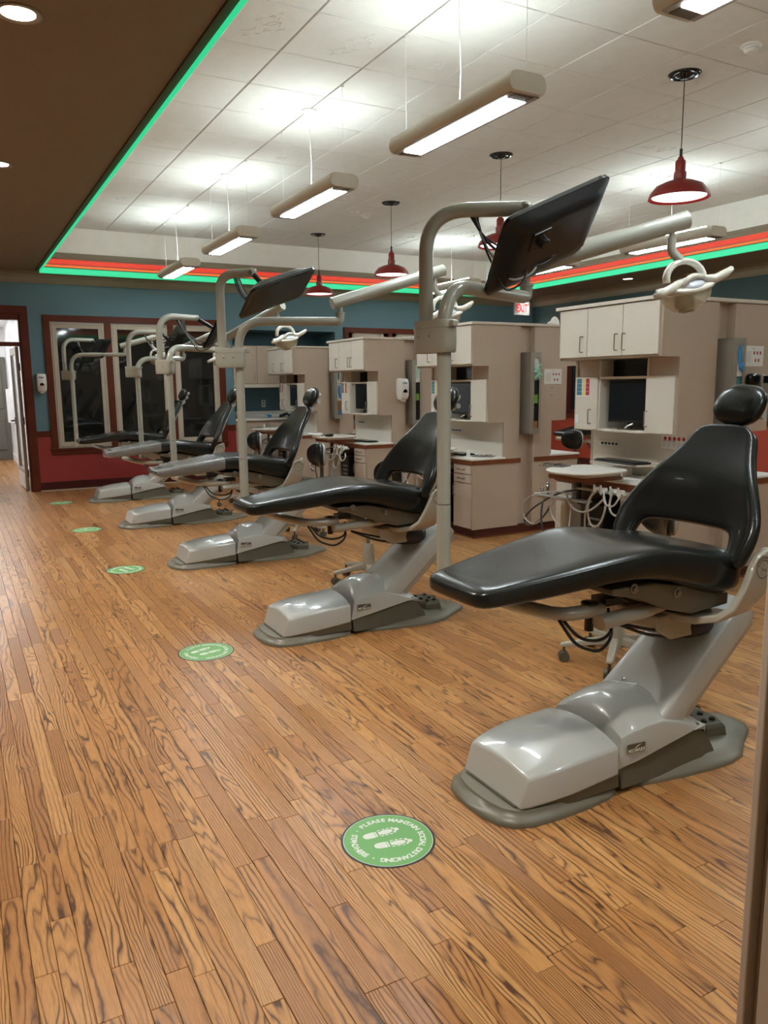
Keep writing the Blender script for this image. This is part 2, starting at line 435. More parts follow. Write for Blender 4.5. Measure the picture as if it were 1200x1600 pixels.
wr = MB(); wr.box(XR-.025, XR+.001, YN, YF, 0, .125); struct(wr.build('baseboard_right', M_MAHOGD, bevel=.004))
wr = MB(); wr.box(XR-.035, XR+.001, YN, YF, .83, .90); struct(wr.build('trim_6', M_MAHOG, bevel=.004))
wl = MB(); wl.box(XL-.12, XL, YN-.1, YF+.1, 0, ZS); struct(wl.build('wall_left', mat('warm_wall_paint', (.42, .34, .26), .7)))
wn = MB(); wn.box(XL-.1, XR+.1, YN-.12, YN, 0, ZS); struct(wn.build('wall_near', bpy.data.materials['warm_wall_paint']))
# crown moulding
cpr = [(0, ZS-.155), (.018, ZS-.155), (.022, ZS-.135), (.03, ZS-.125), (.045, ZS-.08), (.085, ZS-.04), (.10, ZS-.035), (.105, ZS-.02), (.13, ZS-.015), (.13, ZS)]
mb = MB(); mb.loft([[(XL, YF-d, z) for d, z in cpr]+[(XL, YF, ZS)], [(XR-.0, YF-d, z) for d, z in cpr]+[(XR, YF, ZS)]])
struct(mb.build('trim_7', M_CROWN))
mb = MB(); mb.loft([[(XR-d, YN, z) for d, z in cpr]+[(XR, YN, ZS)], [(XR-d, YF, z) for d, z in cpr]+[(XR, YF, ZS)]])
struct(mb.build('trim_8', M_CROWN))

# far door opening, frame, transom, corridor
fr = MB()
def casing(mb, x0, x1, z0, z1, w_, y=YF, legs=True, d=.03):
    """moulded picture-frame casing around an opening (outer rectangle given)"""
    for (a, dd) in ((0, d), (w_*.35, d*.72), (w_*.7, d*.5)):
        mb.box(x0+a, x0+w_, y-dd, y+.0, z0+(a if z0 > .1 else 0), z1-a); mb.box(x1-w_, x1-a, y-dd, y+.0, z0+(a if z0 > .1 else 0), z1-a)
        mb.box(x0+a, x1-a, y-dd-.0005, y+.0, z1-w_, z1-a)
        if z0 > .1: mb.box(x0+a, x1-a, y-dd-.0005, y+.0, z0+a, z0+w_)
casing(fr, -.22, 1.025, 0, 2.57, .105)
fr.box(.90, .925, YF-.01, YF+.14, 0, 2.40); fr.box(-.12, -.10, YF-.01, YF+.14, 0, 2.40)
fr.box(-.12, .93, YF-.01, YF+.14, 2.385, 2.48); fr.box(-.12, .92, YF-.005, YF+.125, 2.03, 2.085)
d1 = struct(fr.build('door_1', M_MAHOG, bevel=.003))
g = MB(); g.box(-.10, .90, YF+.055, YF+.06, 2.085, 2.385)
gl = bpy.data.materials.new('clear_glass'); gl.use_nodes = True
gb = gl.node_tree.nodes['Principled BSDF']; gb.inputs['Transmission Weight'].default_value = 1; gb.inputs['Roughness'].default_value = 0; gb.inputs['IOR'].default_value = 1.1
gb.inputs['Alpha'].default_value = .25
g.build('pane', gl, d1)
# door leaf, opened into the corridor
lf = thing('door_leaf', 'brown door leaf standing open into the white corridor at far left', 'door', (.89, YF+.15, 0), math.radians(1.5))
lf_b = MB(); lf_b.box(-.045, 0, 0, .10, .01, 2.03); lf_b.box(-.045, 0, .74, .84, .01, 2.03); lf_b.box(-.045, 0, .1, .74, .01, .30); lf_b.box(-.045, 0, .1, .74, 1.93, 2.03)
lf_b.build('leaf_frame', M_ALU, lf, bevel=.003)
q = MB(); q.box(-.028, -.018, .1, .74, .3, 1.93); q.build('pane', gl, lf)
q = MB(); q.box(-.049, -.045, .02, .82, .02, .24); lab(q.build('kick_plate', M_WHITEP, lf), 'pale kick plate')
q = MB(); q.tube([(-.045, .78, .98), (-.10, .78, .98), (-.10, .66, .98)], .011, 10, fillet=.02); q.box(-.052, -.045, .755, .805, .93, 1.03); q.build('handle', M_BLACK, lf)
for z in (.25, 1.0, 1.75):
    q = MB(); q.box(-.012, .004, -.02, .02, z-.05, z+.05); q.build('hinge', M_BLACK, lf)
# corridor shell
co = MB(); co.box(-.72, -.6, YF+.12, 18.2, 0, 2.7); co.box(1.06, 1.18, YF+.12, 18.2, 0, 2.7); co.box(-.72, 1.18, 18.1, 18.2, 0, 2.7)
struct(co.build('wall_corridor', M_WHITEW))
co = MB(); co.box(-.72, 1.18, YF+.12, 18.2, 2.7, 2.75); struct(co.build('ceiling_corridor', M_WHITEW))
co = MB()
for y in (12.9, 13.7, 14.7, 16.2): co.box(1.02, 1.06, y, y+.10, 0, 2.5); 
struct(co.build('trim_9', M_WHITEW, bevel=.004))
co = MB(); co.box(1.045, 1.06, YF+.13, 18.1, 0, .14); struct(co.build('baseboard_corridor', M_WHITEW))
dd = MB(); dd.box(.25, 1.04, 18.04, 18.1, 0, 2.1)
for z0, z1 in ((.2, .85), (1.05, 1.95)):
    for x0, x1 in ((.32, .60), (.68, .96)): dd.box(x0, x1, 18.02, 18.05, z0, z1)
d2 = struct(dd.build('door_2', M_GREYDOOR, bevel=.012))
o = MB(); o.box(.97, 1.06, 16.9, 17.35, .80, 1.45); tag(o.build('wall_cabinet', M_WHITEW, bevel=.005), 'small white box cabinet on the corridor wall seen through the far door', 'cabinet')
o = MB(); o.box(0, .6, 13.2, 14.4, 2.67, 2.70); o.box(0, .6, 16.0, 17.2, 2.67, 2.70); tag(o.build('corridor_ceiling_light', M_ECORR), 'flat white light panel in the corridor ceiling beyond the far door', 'light')
# window 1
wd = MB(); casing(wd, 1.21, 3.79, .51, 2.462, .09)
for x in (2.03, 2.93): wd.box(x, x+.09, YF-.02, YF+.03, .60, 2.37)
wd.box(1.19, 3.81, YF-.045, YF, .575, .60)
win1 = struct(wd.build('window_1', M_MAHOG, bevel=.003))
for (a, b) in ((1.30, 2.03), (2.12, 2.93), (3.02, 3.70)):
    s_ = MB(); t_ = .085
    s_.box(a, a+t_, YF+.0, YF+.05, .60, 2.37); s_.box(b-t_, b, YF+.0, YF+.05, .60, 2.37)
    s_.box(a+t_, b-t_, YF+.0, YF+.05, .60, .60+t_); s_.box(a+t_, b-t_, YF+.0, YF+.05, 2.37-t_, 2.37)
    s_.box(a+.02, a+.04, YF-.008, YF+.0, .62, 2.35); s_.box(b-.04, b-.02, YF-.008, YF, .62, 2.35); s_.box(a+.02, b-.02, YF-.008, YF, 2.33, 2.35); s_.box(a+.02, b-.02, YF-.008, YF, .62, .64)
    s = s_.build('sash', M_CREAMT, win1, bevel=.003)
    p_ = MB(); p_.box(a+t_, b-t_, YF+.02, YF+.026, .60+t_, 2.37-t_); p_.build('pane', M_PGLASS, s)
# window 2 (behind the cabinets)
wd = MB(); casing(wd, 5.86, 7.65, .86, 2.41, .085); wd.box(6.71, 6.79, YF-.02, YF+.03, .95, 2.33)
win2 = struct(wd.build('window_2', M_MAHOG, bevel=.003))
for (a, b) in ((5.945, 6.71), (6.79, 7.565)):
    s_ = MB(); t_ = .085
    s_.box(a, a+t_, YF, YF+.05, .95, 2.33); s_.box(b-t_, b, YF, YF+.05, .95, 2.33); s_.box(a, b, YF, YF+.05, .95, 1.03); s_.box(a, b, YF, YF+.05, 2.24, 2.33)
    s = s_.build('sash', M_CREAMT, win2)
    p_ = MB(); p_.box(a+t_, b-t_, YF+.02, YF+.026, 1.03, 2.24); p_.build('pane', M_PGLASS, s)
wd = MB(); wd.box(XR-.03, XR, 9.6, 11.5, .86, .98); wd.box(XR-.03, XR, 9.6, 11.5, 2.30, 2.42)
for y in (9.6, 10.25, 10.9, 11.38): wd.box(XR-.03, XR, y, y+.16, .98, 2.30)
win3 = struct(wd.build('window_3', M_MAHOGD, bevel=.003))
for a, b in ((9.76, 10.25), (10.41, 10.9), (11.06, 11.38)):
    p_ = MB(); p_.box(XR-.012, XR-.006, a, b, .98, 2.30); p_.build('pane', M_PGLASS, win3)
# alcove
al = MB(); al.box(3.81, 3.93, YF+.12, YF+.8, 0, 2.45); al.box(5.70, 5.82, YF+.12, YF+.8, 0, 2.45); al.box(3.81, 5.82, YF+.7, YF+.82, 0, 2.45); al.box(3.81, 5.82, YF+.1, YF+.8, 2.33, 2.45)
al.box(3.81, 5.82, YF+.1, YF+.8, -.02, 0)
struct(al.build('wall_alcove', M_BLUE))
hc = thing('wall_cabinet', 'beige two-door wall cabinet in the recess above the back counter', 'cabinet', (3.93, YF, 0))
q = MB(); q.box(.0, 1.77, .02, .34, 1.49, 2.085); q.build('body', M_LAM, hc)
for k in range(3):
    x0 = .0+.39*k+.005 if k else .005
    x0 = [.005, .395, .785][k]; x1 = [.39, .78, 1.765][k]
    dr = MB(); dr.box(x0, x1, .0, .02, 1.492, 2.083); dr = dr.build('door', M_LAM, hc, bevel=.002)
    if k < 2 or True:
        h_ = MB(); hx = x1-.05; h_.tube([(hx, 0, 1.55), (hx, -.03, 1.55), (hx, -.03, 1.65), (hx, 0, 1.65)], .004, 6); h_.build('handle', M_CHROME, dr)
q = MB(); q.box(0, 1.77, .0, .04, 1.43, 1.485); q.build('light_rail', M_LAML, hc)
bc = thing('back_counter_cabinet', 'beige base cabinet under the white counter in the far recess', 'cabinet', (3.93, YF, 0))
q = MB(); q.box(0, 1.77, .02, .6, .09, .90); q.build('body', M_LAM, bc)
q = MB(); q.box(0, 1.77, .06, .6, 0, .09); q.build('toe_kick', M_KICK, bc)
for a, b in ((.005, .56), (.565, 1.16), (1.165, 1.765)):
    dr = MB(); dr.box(a, b, 0, .02, .10, .895); dr = dr.build('door', M_LAM, bc, bevel=.002)
    h_ = MB(); h_.tube([(b-.05, 0, .75), (b-.05, -.03, .75), (b-.05, -.03, .85), (b-.05, 0, .85)], .004, 6); h_.build('handle', M_CHROME, dr)
q = MB(); q.box(-.0, 1.77, -.03, .6, .905, .94); q.box(0, 1.77, .57, .6, .94, 1.04); tag(q.build('worktop', M_WHITEC, bevel=.004), 'white worktop with low backsplash in the far recess', 'worktop')
bpy.data.objects['worktop'].location = (3.93, YF, 0)
# near casing at the right edge of frame
cs = MB(); cs.box(1.16, 1.9, .785, .80, 0, ZS); cs.box(1.185, 1.9, .77, .785, 0, ZS); cs.box(1.172, 1.9, -.2, .77, 0, ZS)
o = cs.build('trim_10', M_CASE, bevel=.003); struct(o)

# ================================================================ LIGHT FITTINGS
def fixture(x, y, label, grp):
    t = thing('suspended_light', label, 'light', (x, y, 2.90), 0, grp)
    L2 = .62; W = .125; H_ = .095
    # shell: rounded-edge tray
    def prof(s_): return [(-W*s_, .03), (-W*s_, .055), (-W*s_+.012, .085), (-W*s_+.04, .097), (W*s_-.04, .097), (W*s_-.012, .085), (W*s_, .055), (W*s_, .03), (W*s_-.012, .008), (W*s_-.03, 0), (-W*s_+.03, 0), (-W*s_+.012, .008)]
    mb = MB(); rings = []
    for yy, s_ in ((-L2, .93), (-L2+.02, 1), (L2-.02, 1), (L2, .93)): rings.append([(px, yy, pz) for px, pz in prof(s_)])
    mb.loft(rings); mb.build('housing', M_FIXT, t, smooth=True, ang=50)
    mb = MB(); mb.box(-.095, .095, -L2+.03, L2-.03, -.006, .004); lab(mb.build('reflector_tray', M_STEEL, t), 'grey reflector frame')
    mb = MB(); mb.box(-.062, .062, -L2+.10, L2-.10, -.011, -.005); mb.build('diffuser', M_EDOWN, t)
    for sgn in (-1, 1):
        e = MB(); e.box(-.06, .06, sgn*(L2-.065)-.03, sgn*(L2-.065)+.03, -.009, -.004); e.build('end_grille', M_FRAME, t)
    mb = MB(); mb.box(-.07, .07, -L2+.05, L2-.05, .096, .100); mb.build('uplight_lens', M_EUP, t)
    mb = MB(); mb.box(-.012, .012, -L2+.16, L2-.16, .098, .122); mb.build('uplight_spread_ridge', M_EUPS, t)  # added glowing ridge, throws the uplight wider across the ceiling
    for sgn in (-1, 1):
        c_ = MB(); c_.cyl((0, sgn*.6, .09), (0, sgn*.6, ZC-2.90-.004), .0016, 5); c_.lathe([(.012, ZC-2.90-.02), (.014, ZC-2.90-.004)], (0, sgn*.6, 0), 10); c_.build('cable', M_WHITEP, t)
    c_ = MB(); c_.tube([(0, 0, .09), (.008, 0, .3), (0, 0, .5), (-.003, .0, ZC-2.90-.01)], .004, 6); c_.build('power_cord', M_WHITEP, t)
    c_ = MB(); c_.lathe([(.001, ZC-2.90-.03), (.03, ZC-2.90-.028), (.06, ZC-2.90-.012), (.062, ZC-2.90-.002)], (0, 0, 0), 20); c_.build('canopy', M_WHITEP, t, smooth=True)
    return t
f0 = None
rows = [(2.70, 3.98, 'long suspended light nearest to the camera in full view above the post'), (2.70, 1.83, 'suspended light cut off by the top right edge of the picture'),
        (2.70, 6.10, 'second suspended light from the camera in the aisle row'), (2.70, 8.24, 'third suspended light in the aisle row'),
        (2.70, 10.36, 'farthest small suspended light in the aisle row'),
        (6.95, 6.20, 'suspended light beside the right tray wall, behind the nearest lamp arm'), (6.95, 8.32, 'distant suspended light on the right seen past the back of the large monitor'),
        (6.95, 10.44, 'farthest suspended light of the right row'), (6.95, 4.08, 'suspended light of the right row outside the right edge'), (2.70, -.3, 'suspended light over the camera position'),
        (6.95, 1.96, 'near suspended light of the right row out of view')]
for x, y, lb in rows:
    if f0 is None: f0 = fixture(x, y, lb, 'suspended linear lights')
    else: dup(f0, (x, y, 2.90), 0, lb)
def pendant(x, y, label):
    t = thing('pendant_lamp', label, 'lamp', (x, y, 2.85), 0, 'red barn pendants')
    mb = MB(); pr = [(.001, .20), (.018, .20), (.022, .185), (.036, .17), (.036, .10), (.044, .095), (.044, .045), (.052, .042), (.058, .036), (.10, .028), (.165, .0), (.203, -.045), (.214, -.075), (.216, -.085)]
    pr = [(r_, z_) for r_, z_ in pr]; inner = [(.210, -.085), (.195, -.045), (.15, -.006), (.10, .018), (.03, .024)]
    mb.loft([[Vector((r_*math.cos(2*PI*i/36), r_*math.sin(2*PI*i/36), z_)) for i in range(36)] for r_, z_ in pr+inner])
    mb.build('shade', M_REDM, t, smooth=True, ang=50)
    for k in range(12):
        pass
    mb = MB(); mb.lathe([(.012, .018), (.10, .010), (.15, -.014), (.190, -.055), (.19, -.072), (.08, -.078), (.004, -.079)], n=32); lab(mb.build('lamp_glow', M_EPEND, t, smooth=True), 'pale glowing underside')
    mb = MB(); mb.cyl((0, 0, .19), (0, 0, .255), .011, 10); mb.cyl((0, 0, .25), (0, 0, ZC-2.85-.01), .0035, 6); mb.build('cord', M_BLACK, t)
    mb = MB(); z = ZC-2.85; mb.m(M_BLACKG).lathe([(.001, z-.035), (.03, z-.033), (.045, z-.012), (.075, z-.008), (.10, z-.016), (.115, z-.002)], n=32); lab(mb.build('canopy', M_BLACKG, t, smooth=True), 'glossy black ceiling canopy')
    return t
pl = ['red barn pendant nearest to the camera, at upper right', 'red barn pendant partly hidden behind the back of the large monitor', 'third red barn pendant above the thick light arm', 'farthest red barn pendant, left of the thick light arm']
p0 = pendant(4.78, 4.2, pl[0])
for k in (1, 2, 3): dup(p0, (4.80+.02*k, 4.2+2.19*k, 2.85), 0, pl[k])
def smoke(x, y, label):
    t = thing('smoke_detector', label, 'smoke detector', (x, y, ZC), 0, 'smoke detectors')
    mb = MB(); mb.lathe([(.068, -.001), (.068, -.012), (.05, -.02), (.046, -.034), (.03, -.05), (.001, -.052)], n=24); mb.build('housing', M_WHITEP, t, smooth=True, ang=30)
    mb = MB(); mb.lathe([(.048, -.021), (.048, -.030)], n=24); mb.build('vent_ring', M_GREYP, t)
    return t
s0 = smoke(4.776, 3.665, 'white smoke detector near the top right corner of the picture'); dup(s0, (4.873, 9.29, ZC), 0, 'small white smoke detector beyond the second suspended light')
def downlight(x, y, label):
    t = thing('downlight', label, 'light', (x, y, ZS), 0, 'recessed soffit downlights')
    mb = MB(); mb.lathe([(.098, .0), (.10, -.006), (.085, -.010), (.07, -.002)], n=28); mb.build('trim_ring', M_STEEL, t, smooth=True)
    mb = MB(); mb.lathe([(.001, -.003), (.075, -.003), (.075, -.001), (.001, -.001)], n=24); mb.build('lens', M_ESPOT, t)
    l = bpy.data.lights.new('bulb', 'SPOT'); l.energy = SPOT if x < 5 else 18; l.spot_size = math.radians(110); l.spot_blend = .6; l.shadow_soft_size = .09; l.color = (1, .93, .84)
    lo = bpy.data.objects.new('bulb', l); C.objects.link(lo); lo.parent = t; lo.location = (0, 0, -.03)
    return t
for x, y, lb in ((.396, 3.947, 'bright recessed downlight in the brown soffit at top left'), (.44, 6.5, 'recessed downlight at the left edge of the brown soffit'),
                 (.42, 1.4, 'recessed downlight in the soffit above the camera'), (.44, 9.1, 'far recessed downlight beyond the left edge'),
                 (9.35, 9.13, 'recessed downlight in the right soffit'), (9.45, 11.7, 'recessed downlight in the far right corner above the exit sign'), (9.35, 6.4, 'recessed downlight in the right soffit near the camera')):
    downlight(x, y, lb)

# ================================================================ DENTAL CHAIR  (local x = world X - 2.1, local y = world Y - 2.05)
def sse(w_, zt, zb, x, n=28, e=3.4, dish=0.0, yo=0):
    out = []; cz = (zt+zb)/2; hz = (zt-zb)/2
    for i in range(n):
        t = 2*PI*i/n; c_, s_ = math.cos(t), math.sin(t)
        yy = w_*math.copysign(abs(c_)**(2/e), c_); zz = hz*math.copysign(abs(s_)**(2/e), s_)
        z = cz+zz
        if s_ > 0: z -= dish*(1-(yy/w_)**2)
        out.append((x, yy+yo, z))
    return out
def lerp(tab, x):
    for (a, va), (b, vb) in zip(tab, tab[1:]):
        if x <= b: t = max(0, (x-a)/(b-a)); return va+(vb-va)*t
    return tab[-1][1]
def smooth_tab(tab, x):
    return sum(lerp(tab, x+d)*w_ for d, w_ in ((-.06, .2), (-.03, .2), (0, .2), (.03, .2), (.06, .2)))
TOP = [(1.36, .800), (1.46, .822), (1.66, .850), (1.88, .884), (2.02, .900), (2.12, .892), (2.36, .850), (2.56, .835), (2.7, .83)]
BOT = [(1.36, .742), (1.60, .754), (1.86, .782), (2.02, .780), (2.16, .742), (2.34, .680), (2.50, .672), (2.7, .68)]
WID = [(1.36, .158), (1.45, .175), (1.66, .215), (1.95, .262), (2.10, .275), (2.4, .275), (2.5, .272), (2.62, .26)]
def make_chair():
    t = thing('dental_chair', '', 'dental chair', (2.1, 2.05, 0), 0, 'black vinyl dental chairs in a row')
    O = Vector((2.1, 2.05, 0))
    # ---- seat and leg rest
    mb = MB(); rings = []
    xs_ = [1.362, 1.366, 1.374, 1.39, 1.415]+[1.45+.05*k for k in range(20)]+[2.435, 2.455, 2.462]
    for x in xs_:
        w_ = smooth_tab(WID, x); zt = smooth_tab(TOP, x)+.008; zb = smooth_tab(BOT, x)
        k = 1.0
        if x < 1.415: u = (1.415-x)/.0535; k = math.sqrt(max(0.02, 1-u**2.6)); 
        if x > 2.40: u = (x-2.40)/.064; k = math.sqrt(max(.02, 1-u**3))
        wk = w_*((.8+.2*k) if x > 2 else (.62+.38*k)); cz = (zt+zb)/2; hh = (zt-zb)/2*(.25+.75*k)
        rings.append([(px-O.x, py, pz) for px, py, pz in sse(wk, cz+hh, cz-hh, x, e=4.6, n=36, dish=.012 if 1.42 < x < 2.4 else .004)])
    mb.loft(rings); mb.build('seat_cushion', M_VINYL, t, smooth=True, sub=1)
    # ---- backrest with the opening at its base
    A0 = Vector((2.43, 0, .81))-Vector((O.x, 0, 0)); U = Vector((.29, 0, .54)).normalized(); Nn = Vector((U.z, 0, -U.x))
    rows_ = [(-.045, .305, .225), (-.01, .318, .225), (.03, .325, .222), (.065, .328, .212), (.090, .328, .195), (.13, .322, .18), (.18, .300, .165), (.24, .268, .15), (.30, .232, .13),
             (.36, .196, .11), (.42, .166, .095), (.47, .146, .085), (.505, .128, .07), (.525, .085, .045)]
    bm = bmesh.new(); grid = []
    for s_, W_, Hw in rows_:
        cols = [-W_, -(W_+Hw)/2, -Hw, -Hw*.5, 0, Hw*.5, Hw, (W_+Hw)/2, W_]
        r_ = []
        for y in cols:
            wrap = -.045*(abs(y)/.33)**2*(1 if s_ < .3 else max(0, 1-(s_-.3)/.25)); lum = -.018*math.exp(-((s_-.28)/.12)**2)
            ss = s_ + (.012*(1-(y/max(Hw, .01))**2) if s_ == .090 and abs(y) <= Hw else 0) - (.012*(abs(y)/W_)**3 if s_ > .5 else 0)
            p = A0+U*ss+Nn*(wrap+lum); r_.append(bm.verts.new((p.x, y, p.z)))
        grid.append(r_)
    for i in range(len(grid)-1):
        for j in range(8):
            if rows_[i][0] < .085 and 2 <= j < 6: continue
            bm.faces.new([grid[i][j], grid[i][j+1], grid[i+1][j+1], grid[i+1][j]])
    for v in list(bm.verts):
        if not v.link_faces: bm.verts.remove(v)
    bmesh.ops.recalc_face_normals(bm, faces=bm.faces)
    # give thickness with a puffed section
    me = bpy.data.meshes.new('backrest'); bm.to_mesh(me); bm.free(); me.materials.append(M_VINYL)
    for p in me.polygons: p.use_smooth = True
    ob = bpy.data.objects.new('backrest', me); C.objects.link(ob); ob.parent = t
    md = ob.modifiers.new('solid', 'SOLIDIFY'); md.thickness = .052; md.offset = 0
    md = ob.modifiers.new('sub', 'SUBSURF'); md.levels = 2; md.render_levels = 2
    # back shell behind the upper cushion
    mb = MB(); rr = []
    for s_, W_ in ((.16, .17), (.17, .20), (.26, .19), (.36, .145), (.46, .10), (.53, .07), (.54, .05)):
        p = A0+U*s_+Nn*.018; q_ = A0+U*s_+Nn*.050
        rr.append([(p.x, -W_, p.z), (p.x, W_, p.z), (q_.x, W_*.7, q_.z), (q_.x, -W_*.7, q_.z)])
    mb.loft(rr); lab(mb.build('back_shell', M_CHAIRW, t, smooth=True, sub=1), 'grey-white rear shell')
    # ---- headrest
    Hc = A0+U*.618+Nn*.004
    Mh = basis(Nn, (0, 1, 0), U)
    def headf(p):
        z = p.z/.088; y = p.y
        return Vector((p.x+ (-.014*(1-(y/.11)**2)*-1 if p.x < 0 else 0), y*(1+.06*(-z if z < 0 else -z*.9))-.0, p.z))
    mb = MB(); mb.blob((Hc.x, -.005, Hc.z), (.045, .108, .088), 2.5, Mh @ Matrix.Rotation(math.radians(6), 4, 'X'), 28, 18, headf)
    mb.build('headrest', M_VINYL, t, smooth=True)
    mb = MB()
    for s_, y, r_ in ((.60, 0, (.02, .05, .03)), (.66, 0, (.018, .045, .022)), (.53, 0, (.018, .035, .03))):
        p = A0+U*s_+Nn*.062; mb.blob((p.x, y, p.z), r_, 4, Mh, 14, 8)
    p = A0+U*.36+Nn*.055; q_ = A0+U*.62+Nn*.055; mb.tube([(p.x, 0, p.z), (q_.x, 0, q_.z)], .014, 8)
    for sg in (-1, 1):
        p = A0+U*.60+Nn*.06; mb.cyl((p.x, sg*.035, p.z), (p.x, sg*.085, p.z), .016, 12)
    lab(mb.build('headrest_bracket', M_CHAIRW, t, smooth=True, ang=40), 'white jointed headrest bracket')
    # ---- hip brackets (sweep under the seat) with round emblem caps
    for sg in (-1, 1):
        mb = MB(); path = [((2.475, .320, .850), .030, 0), ((2.465, .324, .835), .048, 0), ((2.455, .326, .79), .064, 0), ((2.435, .326, .74), .074, .0), ((2.41, .318, .675), .082, .25), ((2.38, .285, .625), .088, .7), ((2.35, .22, .598), .092, 1.0), ((2.32, .06, .592), .092, 1.0)]
        rr = []
        for (px, py, pz), hw, f in path:
            # thickness direction turns from sideways to vertical
            th = Vector((0, sg*(1-f), -f)).normalized()*.014; wd_ = Vector((1, 0, .35*(1-f))).normalized()*hw
            c0 = Vector((px-O.x, sg*py, pz)); rr.append([c0-wd_-th, c0+wd_-th, c0+wd_+th, c0-wd_+th])
        mb.loft(rr); hb = mb.build('hip_bracket', M_CHAIRB, t, smooth=True, ang=50, bevel=.006)
        c0 = Vector((2.458-O.x, sg*.341, .793))
        mb = MB(); My = basis((1, 0, 0), (0, 0, 1), (0, -1, 0), c0) if sg < 0 else basis((-1, 0, 0), (0, 0, 1), (0, 1, 0), c0)
        mb.m(M_CHAIRB).lathe([(.001, .0), (.047, .0), (.050, -.006)], n=28, M=My.to_3x3().to_4x4())
        for v in mb.bm.verts: v.co += c0
        rings = []
        mb.m(M_BLACK)
        for r0, r1 in ((.036, .039),):
            a = [Vector((r0*math.cos(2*PI*i/28), r0*math.sin(2*PI*i/28), .0012)) for i in range(28)]; b = [Vector((r1*math.cos(2*PI*i/28), r1*math.sin(2*PI*i/28), .0012)) for i in range(28)]
            mb.loft([[My @ p for p in a], [My @ p for p in b]], caps=False)
        for i in range(8):
            an = PI*.1+i*PI*.8/7; r_ = .027; p = My @ Vector((r_*math.cos(an), r_*math.sin(an), .0012)); mb.box(p.x-.0022, p.x+.0022, p.y-.0004, p.y+.0004, p.z-.0022, p.z+.0022)
        for (a, b) in (((-.012, .004), (.0, -.012)), ((.0, -.012), (.010, -.004)), ((.01, -.004), (.016, -.014)), ((-.002, .012), (.002, .010))):
            pa = My @ Vector((*a, .001)); pb = My @ Vector((*b, .001)); mb.tube([pa, pb], .0012, 4)
        mb.build('emblem_cap', None, hb)
    # ---- frame under the seat
    mb = MB()
    mb.prism([(1.86, .765), (2.05, .765), (2.2, .735), (2.36, .69), (2.44, .68), (2.44, .635), (2.25, .625), (2.12, .66), (1.98, .72), (1.86, .745)], 'y', -.22, .22)
    for v in mb.bm.verts: v.co.x -= O.x
    uf = mb.build('under_frame', M_FRAME, t, bevel=.006)
    for x, z in ((1.955, .758), (2.165, .715)):
        for sg in (-1, 1):
            b = MB(); b.lathe([(.018, 0), (.018, .004), (.012, .005), (.011, .012), (.001, .013)], n=14, M=Matrix.Rotation(PI/2*(1 if sg < 0 else -1), 4, 'X')); b = b.build('bolt', M_CHROME, uf, smooth=True, ang=40); b.location = (x-O.x, sg*.22, z)
    # upper knuckle on the lift arm
    mb = MB(); mb.prism([(2.18, .60), (2.44, .60), (2.50, .56), (2.44, .50), (2.26, .50), (2.18, .545)], 'y', -.13, .13)
    for v in mb.bm.verts: v.co.x -= O.x
    mb.build('tilt_bracket', M_CHAIRB, t, bevel=.01)
    mb = MB(); mb.blob((2.42-O.x, 0, .535), (.115, .14, .065), 3); lab(mb.build('bellows', mat('bellows_black', (.012, .014, .02), .5), t, smooth=True), 'black rubber boot')
    mb = MB(); mb.prism([(2.30, .70), (2.42, .70), (2.42, .59), (2.30, .59)], 'y', -.17, .17)
    for v in mb.bm.verts: v.co.x -= O.x
    mb.build('seat_mount', M_FRAME, t, bevel=.008)
    # ---- folding arm that carries the light post
    mb = MB(); mb.tube([(2.32-O.x, -.10, .655), (2.05-O.x, -.16, .648), (1.86-O.x, -.16, .635)], lambda u: .034, 10)
    for v in mb.bm.verts: v.co.z = .645+(v.co.z-.645)*.75
    sa = mb.build('swing_arm', M_CHAIRB, t, smooth=True, ang=50)
    mb = MB(); mb.tube([(1.90-O.x, -.13, .672), (1.73-O.x, -.12, .672), (1.66-O.x, .02, .685), (1.60-O.x, .33, .70)], .030, 10, fillet=.06)
    for v in mb.bm.verts: v.co.z = .68+(v.co.z-.68)*.8
    mb.build('swing_arm_outer', M_CHAIRB, t, smooth=True, ang=50)
    mb = MB(); mb.cyl((1.86-O.x, -.115, .60), (1.86-O.x, -.115, .705), .016, 12); mb.cyl((1.86-O.x, -.115, .69), (1.86-O.x, -.115, .70), .03, 14); mb.box(1.90-O.x, 1.98-O.x, -.15, -.08, .685, .712); mb.build('arm_pivot', M_BLACK, t)
    mb = MB()
    for dz, dx in ((0, 0), (.02, .015)):
        mb.tube([(1.72-O.x+dx, -.12, .66), (1.76-O.x+dx, -.16, .575+dz), (1.86-O.x, -.17, .535+dz*2), (1.95-O.x, -.14, .57+dz), (1.96-O.x, -.10, .66)], .006, 6, fillet=.04)
        mb.tube([(2.0-O.x, -.10, .60), (2.12-O.x, -.12, .545+dz), (2.28-O.x, -.11, .50+dz)], .006, 6, fillet=.05)
    lab(mb.build('cable', M_BLACK, t, smooth=True), 'black cable hanging in a loop')
    # ---- lift arm
    mb = MB(); rr = []
    def sec(cx, cz, hw, th, tang):
        # rounded cross section; local frame: across = y, normal = perpendicular to arm
        T = Vector((math.cos(tang), 0, math.sin(tang))); Nv = Vector((-T.z, 0, T.x)); out = []
        for i in range(28):
            a = 2*PI*i/28; c_, s_ = math.cos(a), math.sin(a); e = 9.0
            yy = hw*math.copysign(abs(c_)**(2/e), c_); nn = th*math.copysign(abs(s_)**(2/e), s_)
            if s_ > 0: nn += .012*(1-(yy/hw)**2)
            p = Vector((cx-O.x, 0, cz))+Nv*nn; out.append((p.x, yy, p.z))
        return out
    an = math.radians(40)
